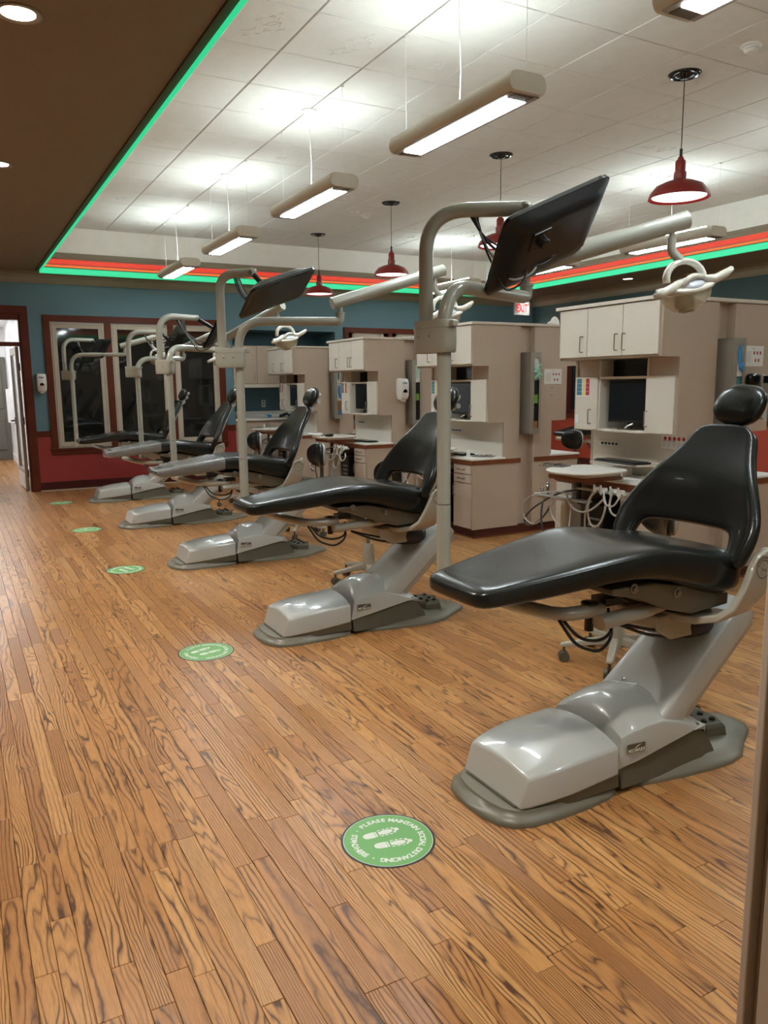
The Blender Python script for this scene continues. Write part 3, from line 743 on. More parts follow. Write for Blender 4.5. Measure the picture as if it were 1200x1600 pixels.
    for s_, hw, th in ((-.06, .172, .052), (0, .172, .056), (.15, .165, .058), (.30, .158, .060), (.45, .155, .060), (.54, .155, .058), (.565, .152, .05)):
        rr.append(sec(2.235+s_*math.cos(an), .205+s_*math.sin(an), hw, th, an))
    mb.loft(rr); la = mb.build('lift_arm', M_CHAIRW, t, smooth=True, ang=60)
    mb = MB()
    for s_, hw, th in ((0, .12, .03), (.52, .12, .03), (.57, .11, .02)):
        pass
    rr = [[(p[0]+.045, p[1]*.9, p[2]-.052) for p in sec(2.235+s_*math.cos(an), .205+s_*math.sin(an), hw, .03, an)] for s_, hw in ((0, .165), (.3, .152), (.55, .148))]
    mb.loft(rr); mb.build('lift_arm_cover', M_CHAIRB, t, smooth=True, ang=60)
    b = MB(); b.lathe([(.008, 0), (.007, .004), (.001, .005)], n=10); b = b.build('screw', M_CHROME, la)
    b.location = (2.21-O.x+.01, .06, .295); b.rotation_euler = (0, -math.radians(50), 0)
    # ---- covers on the base
    def domed(name, x0, x1, hw, z0f, top, sidez, material, n=16, slant=.03, label=None, topw=.96):
        """cover with flat-ish flared sides; top(x) crown height; z0f(x) lower edge"""
        mb = MB(); rr = []
        xs2 = [x0+(x1-x0)*k/n for k in range(n+1)]
        for k, x in enumerate(xs2):
            zb, zt = z0f(x), top(x); w1 = hw(x); w2 = w1*topw; h = max(zt-zb, .004)
            zs_ = sidez(x); c2 = zt-zs_
            r_ = [(-w1, zb), (-w2-.004, zs_-.012), (-w2, zs_), (-w2+.012, zs_+.006), (-w2*.72, zs_+c2*.52), (-w2*.38, zs_+c2*.87), (0, zt), (w2*.38, zs_+c2*.87), (w2*.72, zs_+c2*.52), (w2-.012, zs_+.006), (w2, zs_), (w2+.004, zs_-.012), (w1, zb)]
            u = max(0, 1-(x-x0)/.12)
            rr.append([(x-O.x+slant*u*(z-zb)/.14, y, z) for y, z in r_])
        mb.loft(rr); o = mb.build(name, material, t, smooth=True, ang=38, bevel=.008, bseg=3)
        if label: o['label'] = label
        return o
    domed('front_cover', 1.535, 1.945, lambda x: .165+.035*min(1, (x-1.535)/.2)**.6, lambda x: .045+.035*(x-1.535)/.4, lambda x: lerp([(1.535, .162), (1.60, .180), (1.75, .208), (1.945, .226)], x), lambda x: lerp([(1.535, .146), (1.60, .156), (1.75, .174), (1.945, .184)], x), M_CHAIRW, n=10, slant=.045)
    domed('pedestal_cover', 1.955, 2.40, lambda x: .178+.012*(x-1.95)/.1 if x < 2.05 else .19-.012*(x-2.05), lambda x: .085+.075*((x-1.955)/.445)**.9, lambda x: lerp([(1.955, .236), (1.98, .262), (2.05, .295), (2.15, .310), (2.27, .285), (2.40, .185)], x), lambda x: lerp([(1.955, .196), (2.0, .212), (2.10, .224), (2.18, .222), (2.29, .190), (2.36, .160), (2.40, .150)], x), M_CHAIRW, n=16, slant=.03, label='humped grey-white pedestal cover')
    # badge on the near side
    mb = MB(); Mb = basis((1, 0, -.06), (0, .07, 1), (0, -1, .05), (2.036-O.x, -.1885, .157))
    mb.box(-.043, .043, -.016, .016, -.001, .002, Mb); bd = mb.build('badge', mat('badge_bronze', (.10, .085, .06), .4), t)
    text('MIDMARK', .019, M_STW, bd, Mb @ Matrix.Translation((0, -.0085, .0024)), offset=.0002)
    q = MB(); q.poly([Mb @ Vector(p) for p in ((-.012, .001, .0024), (-.004, .001, .0024), (.026, .013, .0024), (.004, .008, .0024))]); q.build('badge_swoosh', M_STW, bd)
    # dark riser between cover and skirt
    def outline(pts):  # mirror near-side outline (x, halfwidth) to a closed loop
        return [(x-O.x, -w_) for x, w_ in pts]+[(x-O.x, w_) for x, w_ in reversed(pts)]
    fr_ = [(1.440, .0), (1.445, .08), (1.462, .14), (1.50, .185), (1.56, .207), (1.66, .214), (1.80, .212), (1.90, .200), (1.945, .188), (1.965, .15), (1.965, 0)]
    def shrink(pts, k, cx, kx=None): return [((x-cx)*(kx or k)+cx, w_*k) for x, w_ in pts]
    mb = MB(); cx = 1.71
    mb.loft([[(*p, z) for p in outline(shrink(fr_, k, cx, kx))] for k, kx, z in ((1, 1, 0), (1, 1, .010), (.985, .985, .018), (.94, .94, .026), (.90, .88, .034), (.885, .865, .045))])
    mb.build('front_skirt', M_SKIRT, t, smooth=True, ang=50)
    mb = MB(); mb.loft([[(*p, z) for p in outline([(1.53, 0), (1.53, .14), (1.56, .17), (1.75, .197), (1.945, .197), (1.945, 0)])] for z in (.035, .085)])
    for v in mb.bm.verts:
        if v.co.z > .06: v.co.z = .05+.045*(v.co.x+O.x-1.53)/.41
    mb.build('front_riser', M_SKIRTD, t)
    rp = [(1.972, 0), (1.972, .12), (2.00, .160), (2.10, .195), (2.26, .222), (2.40, .238), (2.50, .240), (2.58, .222), (2.64, .180), (2.70, .142), (2.76, .112), (2.80, .085), (2.83, .05), (2.835, 0)]
    mb = MB(); cx = 2.2
    mb.loft([[(*p, z) for p in outline(shrink(rp, k, cx, kx))] for k, kx, z in ((1, 1, 0), (1, 1, .010), (.985, .99, .017), (.93, .97, .023), (.84, .93, .034), (.72, .84, .042), (.5, .6, .046))])
    mb.build('rear_skirt', M_SKIRT, t, smooth=True, ang=50)
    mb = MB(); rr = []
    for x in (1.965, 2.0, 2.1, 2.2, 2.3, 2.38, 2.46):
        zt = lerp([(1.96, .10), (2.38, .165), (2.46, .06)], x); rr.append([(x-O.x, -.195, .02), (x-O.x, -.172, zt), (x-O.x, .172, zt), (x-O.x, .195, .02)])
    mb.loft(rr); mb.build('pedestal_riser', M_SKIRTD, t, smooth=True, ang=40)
    # foot control
    fc = MB(); fc.loft([[(x-O.x, y, z) for x, y in pts] for pts, z in (([(2.50, .12), (2.48, -.02), (2.52, -.10), (2.62, -.12), (2.66, -.04), (2.66, .12)], .03), ([(2.505, .115), (2.485, -.02), (2.525, -.095), (2.615, -.113), (2.655, -.04), (2.655, .115)], .075), ([(2.52, .105), (2.50, -.02), (2.535, -.085), (2.61, -.10), (2.64, -.04), (2.64, .105)], .088))])
    fc = fc.build('foot_control', M_SKIRTD, t, bevel=.004)
    for x, y in ((2.55, -.06), (2.60, -.06), (2.54, 0), (2.60, .0), (2.54, .07), (2.61, .07)):
        k = MB(); k.lathe([(.013, .086), (.013, .096), (.009, .100), (.001, .101)], (x-O.x, y, 0), 10); k.build('button', M_BLACK, fc, smooth=True, ang=40)
    q = MB(); q.tube([(2.66-O.x, .05, .07), (2.73-O.x, .10, .055), (2.68-O.x, .18, .05), (2.50-O.x, .14, .055), (2.42-O.x, .06, .07)], .004, 6, fillet=.05); q.build('control_cord', M_BLACK, t)
    return t
YCS = [2.05, 4.14, 6.28, 8.40, 10.56]
ch_lab = ['black dental chair nearest to the camera, on grey-white pedestal at right', 'second dental chair from the camera, its toe end in front of the beige cabinets',
          'third dental chair from the camera, clear plastic film over its leg rest', 'fourth dental chair from the camera, clear film on its leg rest', 'farthest dental chair, in front of the dark window']
ch0 = make_chair(); chairs = [ch0]; ch0['label'] = ch_lab[0]
for k in range(1, 5): chairs.append(dup(ch0, (2.1-.01*(k % 2), YCS[k], 0), 0, ch_lab[k]))
for k in (2, 3):
    mb = MB(); rings = []
    for x in [1.352, 1.38, 1.41]+[1.45+.06*j for j in range(8)]:
        w_ = smooth_tab(WID, x)+.004; zt = smooth_tab(TOP, x)+.013; zb = smooth_tab(BOT, x)-.004
        r_ = [(px-2.1, py, pz+random.uniform(-.003, .005)) for px, py, pz in sse(w_*(.93 if x < 1.37 else 1), zt, zb, x, e=4.6, dish=.012)]; rings.append(r_)
    mb.loft(rings, caps=False)
    lab(mb.build('plastic_cover', M_CLEAR, chairs[k], smooth=True), 'crinkled clear plastic cover on the leg rest')

# ================================================================ LIGHT POST, MONITOR, LAMP
def post(P, off, elbow, arm_end, mon_dir, mon_len, zpa, zma, label, z0=.72):
    t = thing('light_post', label, 'light post', (P[0], P[1], 0), 0, 'beige light posts beside the chairs')
    O = Vector((P[0], P[1], 0)); off = Vector((off[0], off[1], 0)); e = Vector(elbow)-O; E_ = Vector((e.x, e.y, zpa)); a = Vector(arm_end)-O
    mb = MB(); mb.cyl((0, 0, z0), (0, 0, 1.00), .0262, 20); mb.cyl((0, 0, 1.003), (0, 0, 1.56), .0255, 20); mb.build('pole', M_POST, t, smooth=True, ang=40)
    mb = MB(); mb.lathe([(.001, .685), (.034, .685), (.036, .69), (.036, .735), (.034, .74), (.001, .74)], n=20); mb.build('socket', M_POST, t, smooth=True, ang=40)
    mb = MB(); mb.tube([(0, 0, 1.60), (0, 0, zpa), (E_.x, E_.y, zpa), (E_.x, E_.y, zpa+.055)], .0262, 18, fillet=[.16, .03], seg=10)
    mb.cyl((E_.x, E_.y, zpa+.05), (E_.x, E_.y, zpa+.085), .016, 14); mb.cyl((E_.x, E_.y, zpa+.045), (E_.x, E_.y, zpa+.055), .030, 18)
    mb.build('light_arm_tube', M_POST, t, smooth=True, ang=40)
    B0 = Vector((E_.x, E_.y, zpa+.12)); d = (a-B0).normalized(); B0b = B0-d*.05
    mb = MB(); mb.tube([B0b-d*.004, B0b, a, a+d*.006], lambda u: .0365, 20); 
    mb.build('spring_arm', M_POST, t, smooth=True, ang=40)
    q = a-d*.06; mb = MB(); mb.cyl(q+Vector((0, 0, -.02)), q+Vector((0, 0, -.06)), .012, 14); mb.cyl(q+Vector((0, 0, -.055)), q+Vector((.0, 0, -.09)), .0185, 16)
    mb.tube([q+Vector((0, 0, -.075)), q+Vector((0, 0, -.11)), q+Vector((.035, -.02, -.145))], .0185, 14, fillet=.03)
    mb.build('lamp_stem', M_POST, t, smooth=True, ang=40)
    # bracket: rounded block clamping both tubes
    od = off.normalized(); pn = Vector((-od.y, od.x, 0)); rr = []
    L_ = off.length
    for z, k in ((1.556, .93), (1.562, .98), (1.60, 1), (1.6395, 1), (1.640, .975), (1.6435, .975), (1.644, 1.0), (1.668, 1.0), (1.672, .97)):
        ring = []
        for i in range(24):
            an = 2*PI*i/24; c_, s_ = math.cos(an), math.sin(an); ee = 3.5
            u = (L_/2+.043)*math.copysign(abs(c_)**(2/ee), c_)*k+L_/2; v = .042*math.copysign(abs(s_)**(2/ee), s_)*k
            p = od*u+pn*v; ring.append((p.x, p.y, z))
        rr.append(ring)
    mb = MB(); mb.loft(rr); br = mb.build('bracket', M_POST, t, smooth=True, ang=40)
    tow = Vector((-O.x, -O.y, 0)).normalized(); sgn = 1 if pn.dot(tow) > 0 else -1
    for u in (L_*.35, L_*.95):
        p = od*u+pn*sgn*.040; b = MB(); b.blob((p.x, p.y, 1.617), (.006, .006, .006), 2, None, 10, 6); b.build('screw', M_CHROME, br, smooth=True)
    p = -od*.05; b = MB(); b.box(p.x-.012, p.x+.012, p.y-.012, p.y+.012, 1.645, 1.668); b.build('latch', M_POST, br, bevel=.003)
    md_ = Vector((mon_dir[0], mon_dir[1], 0)).normalized(); me_ = off+md_*mon_len
    mb = MB(); mb.tube([off+Vector((0, 0, 1.60)), off+Vector((0, 0, zma)), Vector((me_.x, me_.y, zma))], .0262, 18, fillet=.15, seg=10)
    mb.blob((me_.x, me_.y, zma), (.026, .026, .026), 3); mb.build('monitor_tube', M_POST, t, smooth=True, ang=40)
    pv = Vector((-md_.y, md_.x, 0)); b = MB(); b.cyl(Vector((me_.x, me_.y, zma))-pv*.031, Vector((me_.x, me_.y, zma))+pv*.031, .011, 12); b.build('pivot_pin', M_CHROME, t)
    return t, O+q, O+Vector((me_.x, me_.y, zma))
def monitor(Cn, eul, Wd, Ht, end, label, tubeoff=None):
    Rm = (Matrix.Rotation(eul[0], 4, 'Z') @ Matrix.Rotation(eul[1], 4, 'X') @ Matrix.Rotation(eul[2], 4, 'Y'))
    t = thing('chairside_monitor', label, 'monitor', (0, 0, 0), 0, 'black monitors on the light posts')
    t.matrix_world = Matrix.Translation(Cn) @ Rm
    hw, hh = Wd/2, Ht/2
    def rr_(w_, h_, y, e=14, n=32, cz=0):
        out = []
        for i in range(n):
            a = 2*PI*(i+.5)/n; c_, s_ = math.cos(a), math.sin(a)
            out.append((w_*math.copysign(abs(c_)**(2/e), c_), y, cz+h_*math.copysign(abs(s_)**(2/e), s_)))
        return out
    mb = MB(); mb.loft([rr_(hw-.002, hh-.002, -.012), rr_(hw, hh, -.009), rr_(hw, hh, .006)]); mb.build('bezel', M_BLACKG, t, smooth=True, ang=30)
    mb = MB(); mb.box(-hw+.018, hw-.018, -.0128, -.0115, -hh+.022, hh-.018); mb.build('screen', M_SCREENG, t)
    mb = MB(); mb.loft([rr_(hw-.003, hh-.003, .006), rr_(hw-.012, hh-.010, .014, 10), rr_(hw*.86, hh*.86, .030, 6), rr_(hw*.74, hh*.72, .045, 6, cz=.01), rr_(hw*.60, hh*.56, .050, 5, cz=.012)])
    rs = mb.build('rear_shell', M_BLACK, t, smooth=True, ang=50)
    for sg in (-1, 1):
        for k in range(11):
            v = MB(); x = sg*hw*.52; z = -.03+.011*k
            v.box(x-.022, x+.022, .0440, .0478, z-.0018, z+.0018); v.build('vent_slot', M_BLACKG, rs)
    mb = MB(); mb.box(-hw*.80, hw*.80, .03, .040, -hh*.62, -hh*.18); mb.build('port_recess', M_BLACKG, t, bevel=.004)
    inv = t.matrix_world.inverted(); el = inv @ Vector(end)
    mx_ = max(-hw*.45, min(hw*.45, el.x)); mz_ = max(-hh*.35, min(hh*.35, el.z))
    mb = MB(); mb.box(mx_-.045, mx_+.045, .046, .056, mz_-.04, mz_+.04); mb.cyl((mx_, .056, mz_), (mx_, .085, mz_), .022, 12)
    mb.build('mount_plate', M_BLACK, t, bevel=.003)
    mb = MB(); mb.tube([(mx_, .08, mz_), el], .016, 10); mb.build('tilt_arm', M_BLACK, t, smooth=True)
    mb = MB(); mb.box(-hw*.55, -hw*.40, .0395, .0412, -hh*.60, -hh*.45); mb.build('rating_label', M_GREYP, t)
    for k, (x, mt, r_) in enumerate(((-.09, M_BLACK, .004), (-.05, M_BLACK, .005), (.05, M_GREYP, .0045), (.11, M_BLACK, .004))):
        down = inv.to_3x3() @ Vector((0, 0, -.12)); base = el if tubeoff is None else inv @ (Vector(tubeoff)+Vector((.01*k, 0, -.02)))
        p0_, p3 = Vector(base), Vector((x, .035, -hh*.40)); mid = (p0_+p3)/2+down*(.7+.25*k)+Vector((0, .02, 0))
        mb = MB(); mb.tube([p0_, p0_*.75+mid*.25+down*.3, mid, p3*.6+mid*.4+Vector((0, .03, 0)), p3], r_, 6, fillet=.04); mb.build('cable', mt, t, smooth=True)
    return t
def lamp(Q, label, rz=0):
    t = thing('operating_lamp', label, 'lamp', (Q[0]+.035, Q[1]-.02, Q[2]-.135), rz, 'operating lamps hanging over the chairs')
    # yoke: arc from the stem over to both sides
    mb = MB(); pts = []
    for k in range(13):
        a = math.radians(-15+210*k/12); pts.append((.088*math.cos(a)+.025, 0, .072*math.sin(a)-.085))
    mb.tube(pts, .0135, 10)
    for v in mb.bm.verts: v.co.y *= 1.5
    mb.build('yoke', M_LAMPW, t, smooth=True)
    # head tilted: local frame
    Mh = Matrix.Translation((.025, -.01, -.135)) @ Matrix.Rotation(math.radians(-12), 4, 'Y') @ Matrix.Rotation(math.radians(8), 4, 'X')
    mb = MB(); mb.blob((0, 0, .004), (.122, .085, .020), 2.6, None, 28, 10, lambda p: Vector((p.x, p.y, p.z+.018*(abs(p.x)/.125)**2)))
    mb.bm.transform(Mh); mb.build('head_frame', M_LAMPW, t, smooth=True)
    mb = MB(); mb.blob((0, -.01, .018), (.075, .07, .035), 2, None, 24, 12); mb.bm.transform(Mh); lab(mb.build('reflector', M_LAMPB, t, smooth=True), 'bluish reflector dome')
    for sg in (-1, 1):
        mb = MB(); mb.tube([(sg*.05, -.04, .045), (sg*.10, -.055, .03), (sg*.15, -.06, .032+.012*sg), (sg*.185, -.055, .036+.022*sg)], lambda u: .012+.009*math.sin(PI*min(1, u*1.1)), 10)
        for v in mb.bm.verts: v.co.y = -.055+(v.co.y+.055)*.8
        mb.bm.transform(Mh); mb.build('handle', M_LAMPW, t, smooth=True)
    mb = MB(); mb.tube([(-.06, -.05, .02), (-.03, -.06, .055), (.0, -.055, .062), (.05, -.05, .05)], .012, 10, fillet=.03); mb.bm.transform(Mh); mb.build('front_bar', M_LAMPW, t, smooth=True)
    mb = MB(); n = 9; rr = []
    for j in range(n):
        ph = PI/2*j/(n-1)*.96; rr.append([(.112*math.cos(ph)*math.cos(2*PI*i/28), .080*math.cos(ph)*math.sin(2*PI*i/28), -.004-.085*math.sin(ph)) for i in range(28)])
    mb.loft(rr, caps=False); mb.bm.transform(Mh); lab(mb.build('shield', M_LAMPG, t, smooth=True), 'yellowish clear shield')
    mb = MB(); mb.box(-.038, .02, -.03, .03, -.07, 0); mb.box(-.028, .028, -.02, .02, -.088, -.074); mb.bm.transform(Mh); mb.build('bulb_housing', mat('lamp_bulb_housing', (.20, .17, .12), .35, metal=.5), t, bevel=.005)
    return t
R_ = math.radians
import mathutils
def offv(P, lat, tot=.098):
    v = Vector((P[0], P[1], 0)).normalized(); r_ = Vector((v.y, -v.x, 0)); f = math.sqrt(max(0, tot**2-lat**2)); return -r_*lat+v*f
cfg = [dict(P=(1.58, 2.42), lat=.066, elbow=(2.131, 2.643, 0), end=(2.735, 2.36, 2.105), md=(.30, -.185), ml=.355, zpa=1.795, zma=2.062),
       dict(P=(1.55, 4.63), lat=.098, elbow=(2.13, 4.42, 0), end=(2.83, 4.35, 2.165), md=(.45, -.42), ml=.21, zpa=1.83, zma=2.10),
       dict(P=(1.62, 6.66), lat=.066, elbow=(2.29, 7.18, 0), end=(2.60, 6.55, 2.135), md=(1, .30), ml=.36, zpa=1.775, zma=2.032),
       dict(P=(1.78, 8.72), lat=.078, elbow=(2.305, 8.80, 0), end=(2.60, 8.4, 2.03), md=(1, .0), ml=.35, zpa=1.755, zma=2.037),
       dict(P=(1.40, 10.9), lat=.078, elbow=(2.05, 10.75, 0), end=(2.45, 10.7, 2.11), md=(1, .35), ml=.40, zpa=1.875, zma=2.07)]
post_lab = ['beige light post nearest to the camera, carrying the large tilted monitor', 'beige light post at the toe end of the second chair', 'beige light post at the toe end of the third chair', 'beige light post at the toe end of the fourth chair', 'farthest beige light post, in front of the left window pane']
mon = [((2.017, 2.387, 1.990), (203.9, -39.7, 30.6), .545, .349), ((1.70, 4.36, 1.975), (41.4, 55.0, -36.8), .45, .29), ((2.02, 6.68, 1.90), (250.6, -30.3, 4.5), .44, .29),
       ((2.20, 8.70, 1.94), (98, 22, 49), .42, .28), ((1.78, 11.0, 1.96), (106, 30, -3.3), .42, .28)]
mon_lab = ['large black monitor tilted with its back to the camera, on the nearest post', 'black monitor seen from below with a bright edge line, on the second post', 'black monitor seen edge-on on the third post', 'small grey-faced monitor on the fourth post', 'small dark monitor on the farthest post']
lamp_lab = ['operating lamp hanging over the nearest chair at upper right', 'operating lamp half hidden behind the nearest light post', 'operating lamp hanging above the far cabinet top', 'operating lamp on the fourth post, behind the third post', 'operating lamp on the farthest post']
for k, c_ in enumerate(cfg):
    t, q, me_ = post(c_['P'], offv(c_['P'], c_['lat']), c_['elbow'], c_['end'], c_['md'], c_['ml'], c_['zpa'], c_['zma'], post_lab[k])
    cn, eu, Wd, Ht = mon[k]
    O = Vector((*c_['P'], 0))+offv(c_['P'], c_['lat'])
    tb_ = O+(me_-Vector((O.x, O.y, me_.z)))*.45; tb_.z = me_.z
    monitor(cn, [R_(a) for a in eu], Wd, Ht, me_, mon_lab[k], tb_)
    lamp(q, lamp_lab[k], [R_(-15), R_(0), R_(10), R_(0), R_(0)][k])

# ================================================================ CABINET STATIONS (local: x depth, y along aisle from near side)
def handle(mb, x, y, z0, z1, r=.0042, out=.03, horiz=False):
    if horiz: mb.tube([(x, z0, y), (x-out, z0, y), (x-out, z1, y), (x, z1, y)], r, 6, fillet=.008, seg=3)
    else: mb.tube([(x, y, z0), (x-out, y, z0), (x-out, y, z1), (x, y, z1)], r, 6, fillet=.008, seg=3)
def make_station(first):
    t = thing('treatment_cabinet', '', 'cabinet', (0, 0, 0), 0, 'back-to-back beige treatment cabinets')
    A = [(0, .09), (.53, .09), (.53, 1.975), (0, 1.975), (0, 1.61), (.17, 1.61), (.17, 1.087), (.35, 1.087), (.35, .70), (0, .70)]
    Bp = [(.70, .09), (1.27, .09), (1.27, .70), (.925, .70), (.925, 1.09), (1.105, 1.09), (1.105, 1.615), (1.27, 1.615), (1.27, 1.975), (.70, 1.975)]
    for P in (A, Bp):
        for y0 in (0, .972):
            mb = MB(); mb.prism(P, 'y', y0, y0+.018); mb.build('side_panel', M_LAM, t)
    # cream edge band along the stepped front of the panels
    for y0 in (0, .972):
        for x, z0, z1 in ((-.003, 1.61, 1.975), (.167, 1.087, 1.61), (.347, .76, 1.087), (-.003, .09, .70), (1.27, 1.615, 1.975), (1.105, 1.09, 1.615), (.925, .76, 1.09), (1.27, .09, .70)):
            mb = MB(); mb.box(x, x+.003, y0-.001, y0+.019, z0, z1); mb.build('edge_band', M_TAN, t)
    for b_ in ((.53, .70, .065, .08, .09, 1.975), (.53, .70, .89, .905, .09, 1.975), (.695, .70, .018, .065, .09, 1.975)):
        mb = MB(); mb.box(*b_); mb.build('recess_panel', M_LAM, t)
    for x in (.50, .74):
        mb = MB(); mb.box(x, x+.01, .018, .972, .70, 1.975); mb.build('core_panel', M_INSIDE, t)
    mb = MB(); mb.box(-.03, 1.30, -.012, 1.01, 1.978, 2.003); mb.build('top_cap', M_LAML, t, bevel=.003)
    mb = MB(); mb.box(.04, 1.23, .03, .96, .004, .09); mb.build('toe_kick', M_KICK, t)
    mb = MB(); mb.box(.03, 1.24, .02, .97, .0, .012); mb.build('base_shoe', M_WOODE, t)
    # upper cabinets, front and back
    for side in (0, 1):
        X = (lambda v: v) if side == 0 else (lambda v: 1.27-v)
        def bx(mb, a, b, *r): mb.box(min(X(a), X(b)), max(X(a), X(b)), *r)
        mb = MB(); bx(mb, .004, .50, .018, .972, 1.615, 1.63); bx(mb, .004, .50, .018, .972, 1.96, 1.975)
        for y in (.34, .68): bx(mb, .004, .48, y-.008, y+.008, 1.63, 1.96)
        mb.build('upper_carcass', M_LAML, t)
        for a, b, hy in ((.022, .338, .315), (.342, .678, .385), (.682, .970, .725)):
            mb = MB(); bx(mb, -.016, .002, a, b, 1.628, 1.972); d_ = mb.build('door', M_LAML, t, bevel=.0025)
            mb = MB(); handle(mb, X(-.016), hy, 1.665, 1.775, out=.03 if side == 0 else -.03); mb.build('handle', M_CHROME, d_)
        # middle niche cabinet
        mb = MB(); bx(mb, .172, .49, .018, .972, 1.087, 1.105); bx(mb, .172, .49, .265, .28, 1.105, 1.61); bx(mb, .172, .49, .725, .74, 1.105, 1.61); bx(mb, .172, .49, .28, .725, 1.47, 1.488)
        mb.build('middle_carcass', M_LAML, t)
        for a, b in ((.018, .265), (.74, .972)):
            mb = MB(); bx(mb, .182, .186, a, b, 1.488, 1.612); mb.build('filler_panel', M_LAM, t)
        mb = MB(); bx(mb, .30, .304, .28, .725, 1.488, 1.61); lab(mb.build('niche_shade', M_SCREEN, t), 'dark sheet standing for the unlit niche over the shelf')  # dark sheet stands in for the shade inside the niche
        for a, b, hy in ((.020, .268, .247), (.737, .970, .80)):
            mb = MB(); bx(mb, .154, .172, a, b, 1.095, 1.488); d_ = mb.build('door', M_LAML, t, bevel=.0025)
            mb = MB(); handle(mb, X(.154), hy, 1.14, 1.245, out=.03 if side == 0 else -.03); mb.build('handle', M_CHROME, d_)
        mb = MB(); bx(mb, .352, .362, .018, .972, .76, 1.087); mb.build('back_splash', M_LAML, t)
        # counter
        mb = MB(); bx(mb, -.02, .365 if True else 0, -.014, 1.005, .742, .76); mb.build('countertop', M_WHITEC, t, bevel=.004)
        mb = MB(); bx(mb, -.012, .55, -.008, .998, .70, .742); mb.build('counter_edge', M_WOODE, t)
        # base: drawers near, knee space, panel far
        mb = MB(); bx(mb, .004, .50, .018, .30, .095, .698); mb.build('drawer_box', M_INSIDE, t)
        zs = [(.615, .692), (.530, .608), (.10, .523)]
        for q_, (a, b) in enumerate(zs):
            mb = MB(); bx(mb, -.016, .002, .022, .298, a, b); d_ = mb.build('drawer' if q_ < 2 else 'door', M_LAMW, t, bevel=.0025)
            mb = MB()
            if q_ < 2: handle(mb, X(-.016), (a+b)/2, .11, .21, horiz=True, out=.028 if side == 0 else -.028)
            else: handle(mb, X(-.016), .265, .40, .50, out=.028 if side == 0 else -.028)
            mb.build('handle', M_CHROME, d_)
        for b_ in ((.004, .50, .302, .318, .09, .70), (.004, .50, .80, .818, .09, .70), (.48, .50, .318, .80, .09, .70)):
            mb = MB(); bx(mb, *b_); mb.build('knee_space_panel', M_LAM, t)
        mb = MB(); bx(mb, -.016, .002, .80, .972, .095, .692); mb.build('end_panel', M_LAML, t, bevel=.002)
    return t
ST = [(4.09, 3.67), (4.19, 5.922), (4.275, 8.22), (4.27, 10.40)]
st_lab = ['beige treatment cabinet nearest to the camera, with a computer niche above the nearest chair', 'beige treatment cabinet behind the nearest light post, second from the camera',
          'beige treatment cabinet with the soap dispenser on its side, third from the camera', 'farthest beige treatment cabinet, next to the back counter recess']
s0_ = make_station(True); s0_['label'] = st_lab[0]; s0_.location = (*ST[0], 0); stations = [s0_]
for k in (1, 2, 3): stations.append(dup(s0_, (*ST[k], 0), 0, st_lab[k]))

def once(first, locs, labels):
    """copies of a thing at the given places"""
    out = [first]; first.location = locs[0]; first['label'] = labels[0]
    for l, s in zip(locs[1:], labels[1:]): out.append(dup(first, l, 0, s))
    return out
which = ['nearest', 'second', 'third', 'farthest']
# niche computer screens
t = thing('computer_screen', '', 'monitor', (0, 0, 0), 0, 'black computer screens in the cabinet niches')
mb = MB(); mb.box(.20, .235, .30, .665, 1.155, 1.462); mb.build('screen_case', M_BLACK, t, bevel=.006)
mb = MB(); mb.box(.198, .2005, .312, .653, 1.175, 1.452); mb.build('screen', M_SCREEN, t)
mb = MB(); mb.tube([(.197, .47, 1.107), (.175, .47, 1.112), (.175, .44, 1.135), (.185, .40, 1.15)], .008, 8, fillet=.01); mb.box(.17, .30, .40, .54, 1.106, 1.113); mb.build('stand', M_CHROME, t)
mb = MB(); mb.cyl((.235, .48, 1.11), (.235, .48, 1.25), .02, 10); mb.build('stand_column', M_BLACK, t)
once(t, [(*p, 0) for p in ST], ['black computer screen in the niche of the %s treatment cabinet' % s for s in which])
# outlet strips
t = thing('outlet_strip', '', 'outlet', (0, 0, 0), 0, 'white outlet strips over the counters')
mb = MB(); mb.box(.343, .352, .69, .90, .962, 1.0); mb.build('cover', M_WHITEP, t, bevel=.002)
for k in range(5):
    mb = MB(); mb.box(.3405, .344, .70+.037*k, .722+.037*k, .972, .990); mb.build('socket', M_BLACK, t)
once(t, [(*p, 0) for p in ST], ['white outlet strip above the counter of the %s treatment cabinet' % s for s in which])
# colour chart cards on the far door
t = thing('colour_chart', '', 'chart', (0, 0, 0), 0, 'striped colour charts on cabinet doors')
mb = MB(); mb.box(.1522, .154, .815, .96, 1.345, 1.482); mb.build('card', M_PAPER, t)
for k, (mt, a, b) in enumerate(((M_TEALP, .915, .955), (M_SKY, .90, .915), (M_YELP, .868, .893), (M_REDP, .820, .858))):
    mb = MB(); mb.box(.1516, .1524, a, b, 1.352, 1.476); mb.build('colour_stripe', mt, t)
mb = MB()
for z in (1.38, 1.41, 1.44): mb.box(.1512, .1518, .825, .95, z, z+.0015)
mb.build('row_line', M_PAPER, t)
once(t, [(*p, 0) for p in ST], ['striped colour chart on the left niche door of the %s treatment cabinet' % s for s in which])
t = thing('wall_switch', '', 'switch', (0, 0, 0), 0, 'small white cards under the colour charts')
mb = MB(); mb.box(.150, .154, .925, .965, 1.14, 1.20); mb.build('plate', M_WHITEP, t, bevel=.001); mb = MB(); mb.box(.1485, .1502, .935, .955, 1.155, 1.185); mb.build('rocker', M_PAPER, t)
once(t, [(*p, 0) for p in ST], ['small white plate under the colour chart on the %s treatment cabinet' % s for s in which])

